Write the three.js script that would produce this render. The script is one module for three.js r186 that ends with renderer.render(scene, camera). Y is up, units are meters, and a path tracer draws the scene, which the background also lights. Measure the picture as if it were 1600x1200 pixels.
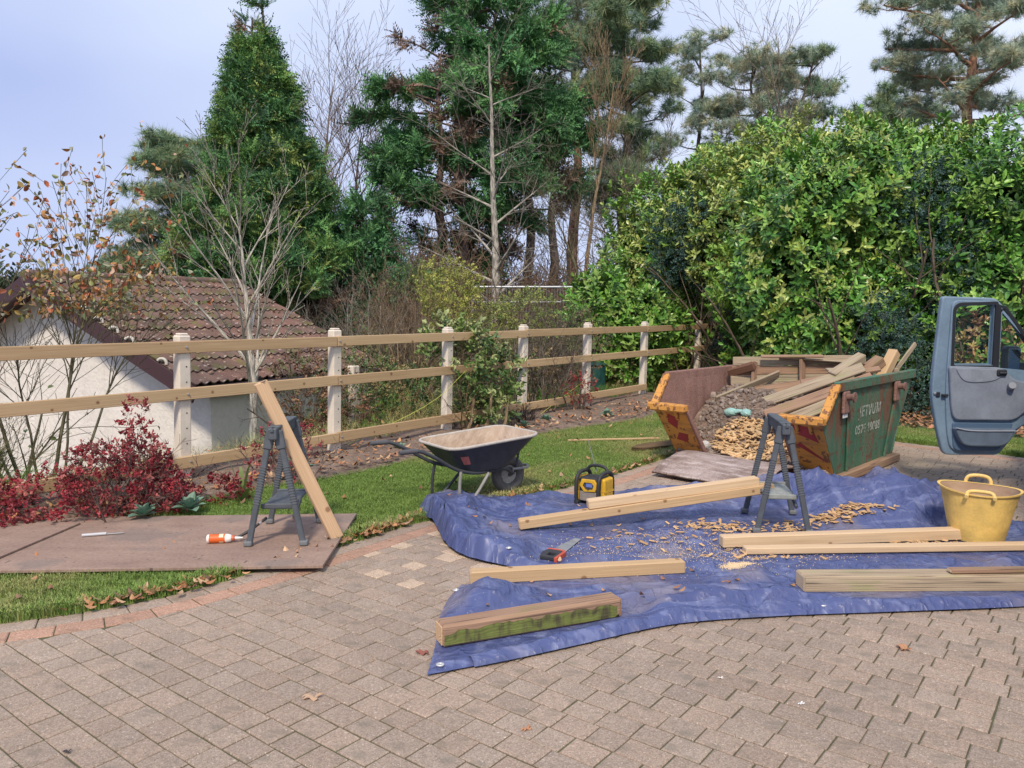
import * as THREE from 'three';
import { mergeGeometries } from 'three/addons/utils/BufferGeometryUtils.js';
import { RoundedBoxGeometry } from 'three/addons/geometries/RoundedBoxGeometry.js';

// ---------------------------------------------------------------- camera, sky, sun, exposure
const scene = new THREE.Scene();
const camera = new THREE.PerspectiveCamera(52.0, 4 / 3, 0.1, 1500);
camera.position.set(0, 1.55, 0);
camera.rotation.set(THREE.MathUtils.degToRad(-5.34), 0, 0);
scene.add(camera);
const renderer = new THREE.WebGLRenderer({ antialias: true });
renderer.setSize(1024, 768);
renderer.toneMapping = THREE.LinearToneMapping;
renderer.toneMappingExposure = 1.3;
renderer.shadowMap.enabled = true;
renderer.shadowMap.type = THREE.PCFSoftShadowMap;

const rng = (seed) => { let a = seed >>> 0; return () => { a |= 0; a = a + 0x6D2B79F5 | 0; let t = Math.imul(a ^ a >>> 15, 1 | a); t = t + Math.imul(t ^ t >>> 7, 61 | t) ^ t; return ((t ^ t >>> 14) >>> 0) / 4294967296; }; };
const clamp = (x, a = 0, b = 1) => Math.min(b, Math.max(a, x));
const sst = (a, b, x) => { const t = clamp((x - a) / (b - a)); return t * t * (3 - 2 * t); };
const mix = (a, b, t) => a + (b - a) * t;
const hash = (x, y, s) => { let h = Math.imul(x | 0, 374761393) + Math.imul(y | 0, 668265263) + Math.imul(s | 0, 1274126177) | 0; h = Math.imul(h ^ h >>> 13, 1274126177); return ((h ^ h >>> 16) >>> 0) / 4294967296; };
function vnoise(x, y, s = 0, px = 0, py = px) {       // value noise, tiling when a period is given
  const x0 = Math.floor(x), y0 = Math.floor(y), fx = x - x0, fy = y - y0; let xa = x0, xb = x0 + 1, ya = y0, yb = y0 + 1;
  if (px) { xa = ((xa % px) + px) % px; xb = xa + 1 === px ? 0 : xa + 1; } if (py) { ya = ((ya % py) + py) % py; yb = ya + 1 === py ? 0 : ya + 1; }
  const a = hash(xa, ya, s), b = hash(xb, ya, s), c = hash(xa, yb, s), d = hash(xb, yb, s);
  const u = fx * fx * (3 - 2 * fx), v = fy * fy * (3 - 2 * fy);
  return mix(mix(a, b, u), mix(c, d, u), v);
}
function fbm(x, y, s = 0, oct = 4, px = 0, py = px) { let t = 0, a = 0.5, n = 0; for (let i = 0; i < oct; i++) { t += a * vnoise(x, y, s + i * 17, px, py); n += a; a *= 0.5; x *= 2; y *= 2; px *= 2; py *= 2; } return t / n; }

// bright broken overcast: pale lavender blue, whiter towards the right
{
  const W = 512, Hh = 256, d = new Float32Array(W * Hh * 4);
  for (let j = 0; j < Hh; j++) for (let i = 0; i < W; i++) {
    const el = ((j + 0.5) / Hh - 0.5) * Math.PI, az = ((i + 0.5) / W - 0.5) * 2 * Math.PI;   // az 0 is +x
    const dx = Math.cos(el) * Math.cos(az), dy = Math.sin(el), dz = Math.cos(el) * Math.sin(az);
    const k = 1 / (0.35 + Math.max(0, dy));
    const cl = fbm(dx * k * 1.1 + 5, dz * k * 1.1 + 9, 3, 5);
    let t = clamp(0.54 + 0.5 * dx + 1.6 * (cl - 0.5));
    t = mix(t, 0.62, sst(0.35, 0, dy) * 0.6);
    const k2 = (i + j * W) * 4;
    d[k2] = mix(0.335, 0.66, t); d[k2 + 1] = mix(0.41, 0.73, t); d[k2 + 2] = mix(0.68, 0.88, t); d[k2 + 3] = 1;
  }
  const sky = new THREE.DataTexture(d, W, Hh, THREE.RGBAFormat, THREE.FloatType);
  sky.mapping = THREE.EquirectangularReflectionMapping; sky.magFilter = sky.minFilter = THREE.LinearFilter; sky.needsUpdate = true;
  scene.background = sky; scene.environment = sky;
}
const sun = new THREE.DirectionalLight(new THREE.Color(1, 0.88, 0.70), 2.6);
sun.position.set(-4, 24, 13); sun.castShadow = true; sun.shadow.radius = 15; sun.shadow.mapSize.set(2048, 2048);
Object.assign(sun.shadow.camera, { left: -30, right: 30, top: 30, bottom: -30, near: 1, far: 120 });
sun.target.position.set(0, 0, -8); scene.add(sun, sun.target);

// ---------------------------------------------------------------- helpers: textures
const enc = (c) => Math.round(255 * clamp(c <= 0.0031308 ? 12.92 * c : 1.055 * Math.pow(c, 1 / 2.4) - 0.055));
function tex(n, fn, color = true) {
  const d = new Uint8Array(n * n * 4);
  for (let j = 0; j < n; j++) for (let i = 0; i < n; i++) {
    const c = fn(i / n, j / n), k = (i + j * n) * 4;
    const q = Array.isArray(c) ? c : [c, c, c];
    for (let z = 0; z < 3; z++) d[k + z] = color ? enc(q[z]) : Math.round(255 * clamp(q[z]));
    d[k + 3] = 255;
  }
  const t = new THREE.DataTexture(d, n, n); t.wrapS = t.wrapT = THREE.RepeatWrapping; t.magFilter = THREE.LinearFilter; t.minFilter = THREE.LinearMipmapLinearFilter; t.generateMipmaps = true;
  if (color) t.colorSpace = THREE.SRGBColorSpace; t.needsUpdate = true; return t;
}
const rep = (t, u, v = u) => { const c = t.clone(); c.repeat.set(u, v); c.needsUpdate = true; return c; };
const lerp3 = (a, b, t) => [mix(a[0], b[0], t), mix(a[1], b[1], t), mix(a[2], b[2], t)];
const mul3 = (a, k) => [a[0] * k, a[1] * k, a[2] * k];
const M = (o) => { const { c, ...r } = o; const m = new THREE.MeshStandardMaterial({ roughness: 0.85, side: THREE.DoubleSide, ...r }); if (c) m.color.setRGB(...c); return m; };
const MP = (o) => { const { c, ...r } = o; const m = new THREE.MeshPhysicalMaterial({ roughness: 0.85, side: THREE.DoubleSide, ...r }); if (c) m.color.setRGB(...c); return m; };

const T = {};
// sawn softwood: u along the grain (1 m), v across (0.25 m)
T.wood = tex(512, (u, v) => {
  const g = fbm(u * 3, v * 40, 1, 3, 3, 40), g2 = fbm(u * 6, v * 120, 7, 2, 6, 120), b = fbm(u * 3, v * 3, 5, 3, 3, 3);
  let kn = 0; for (const [ku, kv, kr] of [[0.2, 0.3, 0.02], [0.62, 0.7, 0.026], [0.86, 0.2, 0.016]]) { const du = (u - ku), dv = (v - kv) * 0.25, r = Math.hypot(du, dv); kn = Math.max(kn, sst(kr, kr * 0.4, r)); }
  let c = lerp3([0.58, 0.45, 0.30], [0.84, 0.72, 0.55], g * 0.75 + b * 0.35);
  c = mul3(c, 0.88 + 0.2 * g2); return lerp3(c, [0.25, 0.14, 0.07], kn * 0.8);
});
// weathered grey-brown timber
T.oldwood = tex(512, (u, v) => {
  const g = fbm(u * 4, v * 48, 21, 3, 4, 48), b = fbm(u * 4, v * 4, 25, 4, 4, 4), cr = sst(0.35, 0.2, fbm(u * 3, v * 64, 28, 2, 3, 64));
  let c = lerp3([0.30, 0.23, 0.17], [0.60, 0.50, 0.38], g * 0.6 + b * 0.5); c = lerp3(c, [0.34, 0.36, 0.18], sst(0.5, 0.75, b) * 0.6); return mul3(c, 1 - 0.6 * cr);
});
T.grain = tex(256, (u, v) => 0.35 + 0.65 * fbm(u * 3, v * 48, 31, 3, 3, 48), false);
// exposed fine aggregate of concrete blocks (1 repeat = 0.4 m)
T.paver = tex(512, (u, v) => {
  const f = vnoise(u * 190, v * 190, 41, 190), m = fbm(u * 40, v * 40, 43, 3, 40), b = fbm(u * 4, v * 4, 47, 4, 4);
  let c = lerp3([0.29, 0.228, 0.18], [0.41, 0.325, 0.26], m * 0.5 + b * 0.5); c = mul3(c, (0.72 + 0.5 * f) * (0.8 + 0.4 * vnoise(u * 74, v * 74, 45, 74))); const s = vnoise(u * 128, v * 128, 49, 128);
  if (s > 0.92) c = lerp3(c, [0.74, 0.70, 0.63], 0.85); if (s < 0.07) c = mul3(c, 0.5); const s2 = vnoise(u * 60, v * 60, 50, 60); if (s2 > 0.93) c = lerp3(c, [0.66, 0.60, 0.52], 0.6); return lerp3(c, [0.20, 0.18, 0.14], sst(0.6, 0.8, fbm(u * 6, v * 6, 52, 4, 6)) * 0.45);
});
T.paverB = tex(256, (u, v) => 0.6 * vnoise(u * 95, v * 95, 51, 95) + 0.4 * fbm(u * 20, v * 20, 53, 3, 20), false);
T.joint = tex(256, (u, v) => lerp3([0.07, 0.06, 0.042], [0.12, 0.125, 0.055], fbm(u * 10, v * 10, 57, 5, 10)));
T.soil = tex(512, (u, v) => { const b = fbm(u * 5, v * 5, 61, 5, 5), f = vnoise(u * 120, v * 120, 63, 120), p = vnoise(u * 60, v * 60, 64, 60); let c = lerp3([0.10, 0.066, 0.048], [0.30, 0.215, 0.165], b); c = mul3(c, 0.7 + 0.55 * f); return p > 0.9 ? lerp3(c, [0.5, 0.42, 0.36], 0.5) : c; });
T.soilB = tex(256, (u, v) => fbm(u * 12, v * 12, 67, 5, 12), false);
T.lawn = tex(512, (u, v) => { const b = fbm(u * 4, v * 4, 71, 4, 4), f = vnoise(u * 150, v * 150, 73, 150), y = fbm(u * 9, v * 9, 75, 3, 9); let c = lerp3([0.13, 0.18, 0.045], [0.26, 0.30, 0.10], b * 0.6 + f * 0.5); return lerp3(c, [0.25, 0.21, 0.09], sst(0.55, 0.8, y) * 0.5); });
T.forest = tex(512, (u, v) => { const b = fbm(u * 6, v * 6, 77, 5, 6), f = vnoise(u * 140, v * 140, 79, 140); let c = lerp3([0.06, 0.085, 0.026], [0.19, 0.13, 0.075], sst(0.35, 0.65, b)); return mul3(c, 0.6 + 0.7 * f); });
T.concrete = tex(256, (u, v) => { const b = fbm(u * 4, v * 4, 81, 5, 4), f = vnoise(u * 90, v * 90, 83, 90); return mul3([0.80, 0.745, 0.68], 0.72 + 0.3 * b + 0.12 * (f - 0.5)); });
T.render = tex(512, (u, v) => { const b = fbm(u * 3, v * 3, 85, 4, 3), f = fbm(u * 50, v * 50, 87, 3, 50); const st = sst(0.55, 0.8, fbm(u * 24, v * 2, 89, 3, 24, 2)); let c = mul3([0.86, 0.80, 0.74], 0.86 + 0.12 * b + 0.14 * (f - 0.5)); return lerp3(c, [0.6, 0.56, 0.5], st * 0.25); });
T.renderB = tex(256, (u, v) => fbm(u * 40, v * 40, 91, 3, 40), false);
T.tile = tex(512, (u, v) => { const b = fbm(u * 5, v * 5, 93, 5, 5), f = vnoise(u * 120, v * 120, 95, 120), l = fbm(u * 14, v * 14, 97, 3, 14); let c = lerp3([0.095, 0.058, 0.048], [0.20, 0.127, 0.102], b); c = mul3(c, 0.72 + 0.5 * f); c = lerp3(c, [0.42, 0.37, 0.31], sst(0.66, 0.78, l) * 0.8); return lerp3(c, [0.12, 0.13, 0.035], sst(0.6, 0.8, fbm(u * 4 + 9, v * 4, 99, 4, 4)) * 0.75); });
T.bark = tex(256, (u, v) => { const b = fbm(u * 10, v * 4, 101, 4, 10, 4); return lerp3([0.35, 0.35, 0.35], [1, 1, 1], sst(0.25, 0.75, b)); });
T.tarp = tex(768, (u, v) => {
  const b = fbm(u * 5, v * 5, 111, 4, 5), s = fbm(u * 34, v * 34, 113, 4, 34), w = Math.sin(u * 1200) * Math.sin(v * 1200), st = fbm(u * 6, v * 70, 115, 3, 6, 70), su = fbm(u * 80, v * 7, 116, 3, 80, 7), f = vnoise(u * 330, v * 330, 117, 330);
  let c = lerp3([0.062, 0.080, 0.20], [0.092, 0.118, 0.275], b * 0.6 + s * 0.4); c = mul3(c, 0.95 + 0.07 * w);
  c = lerp3(c, [0.37, 0.41, 0.60], clamp(sst(0.52, 0.74, s) * (0.15 + 0.75 * sst(0.4, 0.62, b)) * 0.26 + sst(0.6, 0.78, st) * 0.16 + sst(0.62, 0.8, su) * 0.08)); if (f > 0.96) c = lerp3(c, [0.6, 0.52, 0.45], 0.6); return lerp3(c, [0.27, 0.23, 0.25], sst(0.56, 0.8, fbm(u * 7 + 3, v * 7, 119, 5, 7)) * 0.5);
});
T.tarpB = tex(512, (u, v) => { const a = 1 - Math.abs(2 * fbm(u * 5, v * 5, 121, 4, 5) - 1), b = 1 - Math.abs(2 * fbm(u * 13, v * 11, 123, 3, 13, 11) - 1); return 0.65 * Math.pow(a, 6) + 0.35 * Math.pow(b, 6); }, false);
T.ply = tex(512, (u, v) => { const g = fbm(u * 3, v * 22, 131, 4, 3, 22), b = fbm(u * 5, v * 5, 133, 5, 5), f = vnoise(u * 150, v * 150, 135, 150), sp = vnoise(u * 42, v * 42, 137, 42); let c = lerp3([0.215, 0.138, 0.108], [0.40, 0.28, 0.218], g * 0.5 + b * 0.6); c = mul3(c, 0.82 + 0.3 * f); if (sp > 0.955) c = mul3(c, 0.45); return lerp3(c, [0.15, 0.13, 0.12], sst(0.58, 0.78, b) * 0.5); });
T.rust = tex(512, (u, v) => { const b = fbm(u * 5, v * 5, 141, 5, 5), f = vnoise(u * 120, v * 120, 143, 120), s = fbm(u * 18, v * 3, 145, 4, 18, 3); return mul3(lerp3([0.16, 0.075, 0.055], [0.36, 0.21, 0.175], b * 0.6 + s * 0.5), 0.8 + 0.35 * f); });
T.green = tex(512, (u, v) => { const b = fbm(u * 4, v * 4, 151, 5, 4), s = fbm(u * 22, v * 2.0, 153, 4, 22, 2), ch = fbm(u * 26, v * 26, 155, 3, 26), bl = fbm(u * 3, v * 2, 157, 3, 3, 2); let c = lerp3([0.035, 0.135, 0.085], [0.085, 0.20, 0.125], b); c = lerp3(c, [0.19, 0.17, 0.12], sst(0.42, 0.75, s) * 0.6); c = lerp3(c, [0.20, 0.085, 0.055], clamp(sst(0.56, 0.70, bl * 0.6 + s * 0.42) * 0.85)); return ch > 0.68 ? lerp3(c, [0.15, 0.07, 0.045], 0.8) : c; });
T.orange = tex(512, (u, v) => { const b = fbm(u * 5, v * 5, 161, 5, 5), s = fbm(u * 20, v * 3, 163, 4, 20, 3), ch = fbm(u * 22, v * 22, 165, 4, 22); let c = lerp3([0.56, 0.24, 0.045], [0.72, 0.36, 0.08], b); c = lerp3(c, [0.30, 0.14, 0.07], sst(0.5, 0.8, s) * 0.65); return ch > 0.64 ? lerp3(c, [0.17, 0.075, 0.04], 0.85) : c; });
T.dusty = tex(256, (u, v) => { const b = fbm(u * 6, v * 6, 171, 5, 6), f = vnoise(u * 90, v * 90, 173, 90); return mul3([1, 1, 1], 0.55 + 0.55 * b + 0.12 * (f - 0.5)); });
T.mortar = tex(256, (u, v) => { const b = fbm(u * 7, v * 7, 181, 5, 7), s = fbm(u * 3, v * 3, 183, 3, 3); return lerp3([0.28, 0.18, 0.12], [0.56, 0.45, 0.35], b * 0.6 + s * 0.5); });
T.mauve = tex(512, (u, v) => { const b = fbm(u * 5, v * 5, 197, 5, 5), s = fbm(u * 4, v * 26, 198, 4, 4, 26), f = vnoise(u * 130, v * 130, 199, 130); let c = lerp3([0.20, 0.135, 0.11], [0.46, 0.365, 0.33], sst(0.25, 0.75, b * 0.65 + s * 0.4)); c = lerp3(c, [0.6, 0.53, 0.5], sst(0.6, 0.75, s) * 0.5); return mul3(c, 0.8 + 0.35 * f); });
T.moss = tex(256, (u, v) => { const s = fbm(u * 60, v * 3, 193, 3, 60, 3), b = fbm(u * 12, v * 6, 195, 4, 12, 6); return mul3(lerp3([0.09, 0.08, 0.04], [0.17, 0.195, 0.05], sst(0.3, 0.62, s * 0.6 + b * 0.5)), 0.75 + 0.4 * b); });
T.cut = tex(256, (u, v) => { const r = Math.hypot(u - 0.3, v - 0.4); return lerp3([0.5, 0.35, 0.2], [0.78, 0.6, 0.4], 0.5 + 0.5 * Math.sin(r * 90 + 4 * fbm(u * 4, v * 4, 191, 3, 4))); });

// ---------------------------------------------------------------- helpers: geometry (all non-indexed with position, normal, uv in metres)
const V = (x, y, z) => new THREE.Vector3(x, y, z);
function fromTris(P, UV, smooth) {
  const g = new THREE.BufferGeometry(); g.setAttribute('position', new THREE.Float32BufferAttribute(P, 3)); g.setAttribute('uv', new THREE.Float32BufferAttribute(UV, 2)); g.computeVertexNormals(); return g;
}
// convex faces list -> flat geometry, uv by dominant axis; long: axis index whose direction becomes u
function flat(tris, long = 0, ou = 0, ov = 0, center = null) {
  const P = [], U = []; const c = center || [0, 0, 0];
  for (let [a, b, d] of tris) {
    const e1 = [b[0] - a[0], b[1] - a[1], b[2] - a[2]], e2 = [d[0] - a[0], d[1] - a[1], d[2] - a[2]];
    let n = [e1[1] * e2[2] - e1[2] * e2[1], e1[2] * e2[0] - e1[0] * e2[2], e1[0] * e2[1] - e1[1] * e2[0]];
    const m = [(a[0] + b[0] + d[0]) / 3 - c[0], (a[1] + b[1] + d[1]) / 3 - c[1], (a[2] + b[2] + d[2]) / 3 - c[2]];
    if (center !== false && n[0] * m[0] + n[1] * m[1] + n[2] * m[2] < 0) [b, d] = [d, b];
    const ax = [Math.abs(n[0]), Math.abs(n[1]), Math.abs(n[2])], k = ax.indexOf(Math.max(...ax));
    let ui, vi; if (k === long) { ui = (k + 1) % 3; vi = (k + 2) % 3; } else { ui = long; vi = 3 - long - k; }
    for (const p of [a, b, d]) { P.push(...p); U.push(p[ui] + ou, (p[vi] + k * 0.37) + ov); }
  }
  return fromTris(P, U);
}
function cbox(sx, sy, sz, b = 0.004, ou = 0, ov = 0) {        // chamfered box, 44 triangles
  const X = sx / 2, Y = sy / 2, Z = sz / 2; b = Math.min(b, X * 0.9, Y * 0.9, Z * 0.9); const t = [];
  const vx = (i, j, k) => [i * X, j * (Y - b), k * (Z - b)], vy = (i, j, k) => [i * (X - b), j * Y, k * (Z - b)], vz = (i, j, k) => [i * (X - b), j * (Y - b), k * Z];
  const q = (a, b2, c, d) => { t.push([a, b2, c], [a, c, d]); };
  for (const s of [-1, 1]) {
    q(vx(s, -1, -1), vx(s, 1, -1), vx(s, 1, 1), vx(s, -1, 1)); q(vy(-1, s, -1), vy(1, s, -1), vy(1, s, 1), vy(-1, s, 1)); q(vz(-1, -1, s), vz(1, -1, s), vz(1, 1, s), vz(-1, 1, s));
    for (const r of [-1, 1]) { q(vx(s, r, -1), vx(s, r, 1), vy(s, r, 1), vy(s, r, -1)); q(vx(s, -1, r), vx(s, 1, r), vz(s, 1, r), vz(s, -1, r)); q(vy(-1, s, r), vy(1, s, r), vz(1, s, r), vz(-1, s, r)); for (const w of [-1, 1]) t.push([vx(s, r, w), vy(s, r, w), vz(s, r, w)]); }
  }
  const L = sx >= sy && sx >= sz ? 0 : sy >= sz ? 1 : 2; return flat(t, L, ou, ov);
}
const mv = (g, x, y, z, ry = 0, rx = 0, rz = 0) => { g.applyMatrix4(new THREE.Matrix4().compose(V(x, y, z), new THREE.Quaternion().setFromEuler(new THREE.Euler(rx, ry, rz, 'YXZ')), V(1, 1, 1))); return g; };
// bar between two points: section w (sideways) x h (up)
function bar(p, q, w, h, b = 0.004, roll = 0, ou = 0) {
  const a = V(...p), c = V(...q), d = c.clone().sub(a), L = d.length(); d.normalize();
  let up = Math.abs(d.y) > 0.97 ? V(0, 0, 1) : V(0, 1, 0); const s = new THREE.Vector3().crossVectors(d, up).normalize(); up = new THREE.Vector3().crossVectors(s, d);
  const g = cbox(L, h, w, b, ou, ou * 0.7); if (roll) g.rotateX(roll);
  const m = new THREE.Matrix4().makeBasis(d, up, s); m.setPosition(a.add(c).multiplyScalar(0.5)); g.applyMatrix4(m); return g;
}
function tube(pts, r, seg = 8, closed = false, cap = true) {
  const P = [], N = [], U = [], I = []; const n = pts.length, pv = pts.map((p) => V(...p)); let len = 0, ref = null;
  const R = (i) => Array.isArray(r) ? r[i] : r;
  for (let i = 0; i < n; i++) {
    const a = pv[closed ? (i - 1 + n) % n : Math.max(0, i - 1)], b = pv[closed ? (i + 1) % n : Math.min(n - 1, i + 1)]; const d = b.clone().sub(a).normalize();
    if (!ref) ref = Math.abs(d.y) < 0.9 ? V(0, 1, 0) : V(1, 0, 0);
    const s = new THREE.Vector3().crossVectors(d, ref).normalize(), t = new THREE.Vector3().crossVectors(s, d).normalize(); ref = t;
    if (i) len += pv[i].distanceTo(pv[i - 1]);
    for (let j = 0; j <= seg; j++) { const an = j / seg * 2 * Math.PI, c = Math.cos(an), q = Math.sin(an), nx = s.clone().multiplyScalar(c).addScaledVector(t, q); P.push(pv[i].x + nx.x * R(i), pv[i].y + nx.y * R(i), pv[i].z + nx.z * R(i)); N.push(nx.x, nx.y, nx.z); U.push(j / seg * Math.max(0.05, R(i) * 6.28), len); }
  }
  const w = seg + 1, m = closed ? n : n - 1;
  for (let i = 0; i < m; i++) for (let j = 0; j < seg; j++) { const a = i * w + j, b = ((i + 1) % n) * w + j; I.push(a, b, a + 1, a + 1, b, b + 1); }
  if (cap && !closed) for (const e of [0, n - 1]) { const c = P.length / 3; P.push(pv[e].x, pv[e].y, pv[e].z); const d = pv[e].clone().sub(pv[e ? e - 1 : 1]).normalize(); N.push(d.x, d.y, d.z); U.push(0, 0); const b0 = P.length / 3; for (let j = 0; j <= seg; j++) { const k = e * w + j; P.push(P[k * 3], P[k * 3 + 1], P[k * 3 + 2]); N.push(d.x, d.y, d.z); U.push(P[k * 3], P[k * 3 + 1]); } for (let j = 0; j < seg; j++) e ? I.push(c, b0 + j + 1, b0 + j) : I.push(c, b0 + j, b0 + j + 1); }
  const g = new THREE.BufferGeometry(); g.setAttribute('position', new THREE.Float32BufferAttribute(P, 3)); g.setAttribute('normal', new THREE.Float32BufferAttribute(N, 3)); g.setAttribute('uv', new THREE.Float32BufferAttribute(U, 2)); g.setIndex(I); return g.toNonIndexed();
}
const std = (g) => { const q = g.index ? g.toNonIndexed() : g; for (const k of Object.keys(q.attributes)) if (!['position', 'normal', 'uv'].includes(k)) q.deleteAttribute(k); return q; };
const cyl = (r0, r1, h, seg = 20) => std(new THREE.CylinderGeometry(r1, r0, h, seg));
const rbox = (x, y, z, r, s = 3) => std(new RoundedBoxGeometry(x, y, z, s, r));
const lathe = (pts, seg = 28) => std(new THREE.LatheGeometry(pts.map((p) => new THREE.Vector2(...p)), seg));
const arcPts = (c, r, a0, a1, n, f) => Array.from({ length: n + 1 }, (_, i) => { const a = mix(a0, a1, i / n); return f(c, r * Math.cos(a), r * Math.sin(a)); });
function smoothPts(pts, n) { const c = new THREE.CatmullRomCurve3(pts.map((p) => V(...p)), false, 'centripetal'); return c.getPoints(n).map((p) => [p.x, p.y, p.z]); }
function extrude(pts, depth, bev = 0.006, holes = []) {       // outline in x,y pushed along z (centred)
  const s = new THREE.Shape(pts.map((p) => new THREE.Vector2(...p))); for (const h of holes) s.holes.push(new THREE.Path(h.map((p) => new THREE.Vector2(...p))));
  const g = new THREE.ExtrudeGeometry(s, { depth: depth - 2 * bev, bevelEnabled: bev > 0, bevelThickness: bev, bevelSize: bev, bevelOffset: -bev, bevelSegments: 2, curveSegments: 8 }); g.translate(0, 0, -depth / 2 + bev); return std(g);
}
function tint(g, r, gg, b) { const n = g.attributes.position.count, c = new Float32Array(n * 3); for (let i = 0; i < n; i++) { c[i * 3] = r; c[i * 3 + 1] = gg; c[i * 3 + 2] = b; } g.setAttribute('color', new THREE.BufferAttribute(c, 3)); return g; }

// ---------------------------------------------------------------- helpers: scene objects
const used = {};
const numbered = (n) => { const k = used[n] = (used[n] ?? -1) + 1; return k ? `${n}_${String(k).padStart(3, '0')}` : n; };
function obj(name, geos, mat, parent = null) {
  const list = Array.isArray(geos) ? geos : [geos]; const g = list.length > 1 ? mergeGeometries(list) : list[0];
  const m = new THREE.Mesh(g, mat); m.castShadow = m.receiveShadow = true; if (parent) { m.name = name; parent.add(m); } else { m.name = numbered(name); scene.add(m); } return m;
}
function thing(name, label, category, pos = [0, 0, 0], turn = 0, group) {
  const o = new THREE.Group(); o.name = numbered(name); o.position.set(...pos); o.rotation.y = turn; o.userData = { label, category }; if (group) o.userData.group = group; scene.add(o); return o;
}
const tag = (o, label, category, group) => { o.userData = { ...o.userData, label, category }; if (group) o.userData.group = group; return o; };
const kind = (o, k) => { o.userData.kind = k; return o; };
const struct = (name, geos, mat) => kind(obj(name, geos, mat), 'structure');
function inst(name, geo, mat, list, parent) {            // list: [x,y,z, quaternion, scale(number|[3]), [r,g,b]]
  const m = new THREE.InstancedMesh(geo, mat, list.length), mm = new THREE.Matrix4(), s = V(), p = V(), c = new THREE.Color();
  list.forEach((l, i) => { p.set(l[0], l[1], l[2]); Array.isArray(l[4]) ? s.set(...l[4]) : s.setScalar(l[4]); mm.compose(p, l[3], s); m.setMatrixAt(i, mm); c.setRGB(...l[5]); m.setColorAt(i, c); });
  m.castShadow = m.receiveShadow = true; if (parent) { m.name = name; parent.add(m); } else { m.name = numbered(name); scene.add(m); } return kind(m, 'stuff');
}
const qEuler = (x, y, z) => new THREE.Quaternion().setFromEuler(new THREE.Euler(x, y, z, 'YXZ'));
const qTo = (() => { const z = V(0, 1, 0); return (d, roll = 0) => { const q = new THREE.Quaternion().setFromUnitVectors(z, d); return q.multiply(new THREE.Quaternion().setFromAxisAngle(z, roll)); }; })();
function inPoly(x, z, P) { let c = false; for (let i = 0, j = P.length - 1; i < P.length; j = i++) { const [xi, zi] = P[i], [xj, zj] = P[j]; if ((zi > z) !== (zj > z) && x < (xj - xi) * (z - zi) / (zj - zi) + xi) c = !c; } return c; }
function nearLine(x, z, P, closed) { let best = 1e9, bx = 0, bz = 0, bi = 0; const n = P.length; for (let i = 0; i < (closed ? n : n - 1); i++) { const a = P[i], b = P[(i + 1) % n], dx = b[0] - a[0], dz = b[1] - a[1], t = clamp(((x - a[0]) * dx + (z - a[1]) * dz) / (dx * dx + dz * dz)), px = a[0] + dx * t, pz = a[1] + dz * t, d = Math.hypot(x - px, z - pz); if (d < best) { best = d; bx = px; bz = pz; bi = i; } } return [best, bx, bz, bi]; }

// ================================================================= THE SETTING
const spl = (P, n) => smoothPts(P.map(([x, z]) => [x, 0, z]), n).map((p) => [p[0], p[2]]);
const EDGE = spl([[-7, -2.4], [-4.2, -3.05], [-3.3, -3.42], [-2.54, -3.78], [-2.03, -4.04], [-1.63, -4.43], [-1.04, -5.2], [-0.74, -5.6], [0.33, -6.66], [1.0, -7.4], [1.71, -8.33], [2.4, -9.3], [3.3, -9.85], [4.05, -9.65], [4.56, -9.24], [5.41, -8.22], [7, -6.3], [9, -4], [12, -1]], 150);
const BEDLINE = spl([[-6.2, -3.9], [-4.6, -4.75], [-3.5, -5.45], [-2.86, -5.85], [-2.2, -6.75], [-1.49, -7.4], [-0.89, -8.35], [0, -9.45], [1.0, -10.4], [1.83, -11.17], [2.31, -12.2], [2.9, -13.4]], 90);
const HEDGELINE = spl([[2.9, -13.4], [3.9, -12.0], [5.0, -10.55], [6.1, -9.3], [8, -7.2], [12, -2.5]], 50);
const DRIVE = [...EDGE, [12, 5], [-7, 5]];
const LAWN = [...EDGE, ...HEDGELINE.slice().reverse(), ...BEDLINE.slice().reverse()];
const EDGE4 = EDGE.filter((_, i) => i % 4 === 0), LAWN4 = LAWN.filter((_, i) => i % 4 === 0);
const FP = [-1.87, -8.18], FD = [0.607, -0.795], FN = [-0.795, -0.607];           // fence line: a point, along, behind
const fs = (x, z) => (x - FP[0]) * FN[0] + (z - FP[1]) * FN[1], ft = (x, z) => (x - FP[0]) * FD[0] + (z - FP[1]) * FD[1];
const fp = (t, s = 0) => [FP[0] + FD[0] * t + FN[0] * s, FP[1] + FD[1] * t + FN[1] * s];
function groundY(x, z) {
  const s = fs(x, z), t = ft(x, z); const left = sst(2.6, -1.2, t);
  let y = -0.06 - sst(0.5, 3.6, s) * (1.65 * left + 0.12) + sst(0.1, 0.5, s) * 0.05; if (s > 0.5) y += 0.10 * (fbm(x * 0.7, z * 0.7, 301, 3) - 0.5);
  const hd = Math.hypot(x, z); return y - sst(60, 300, hd) * 4;
}
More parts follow.
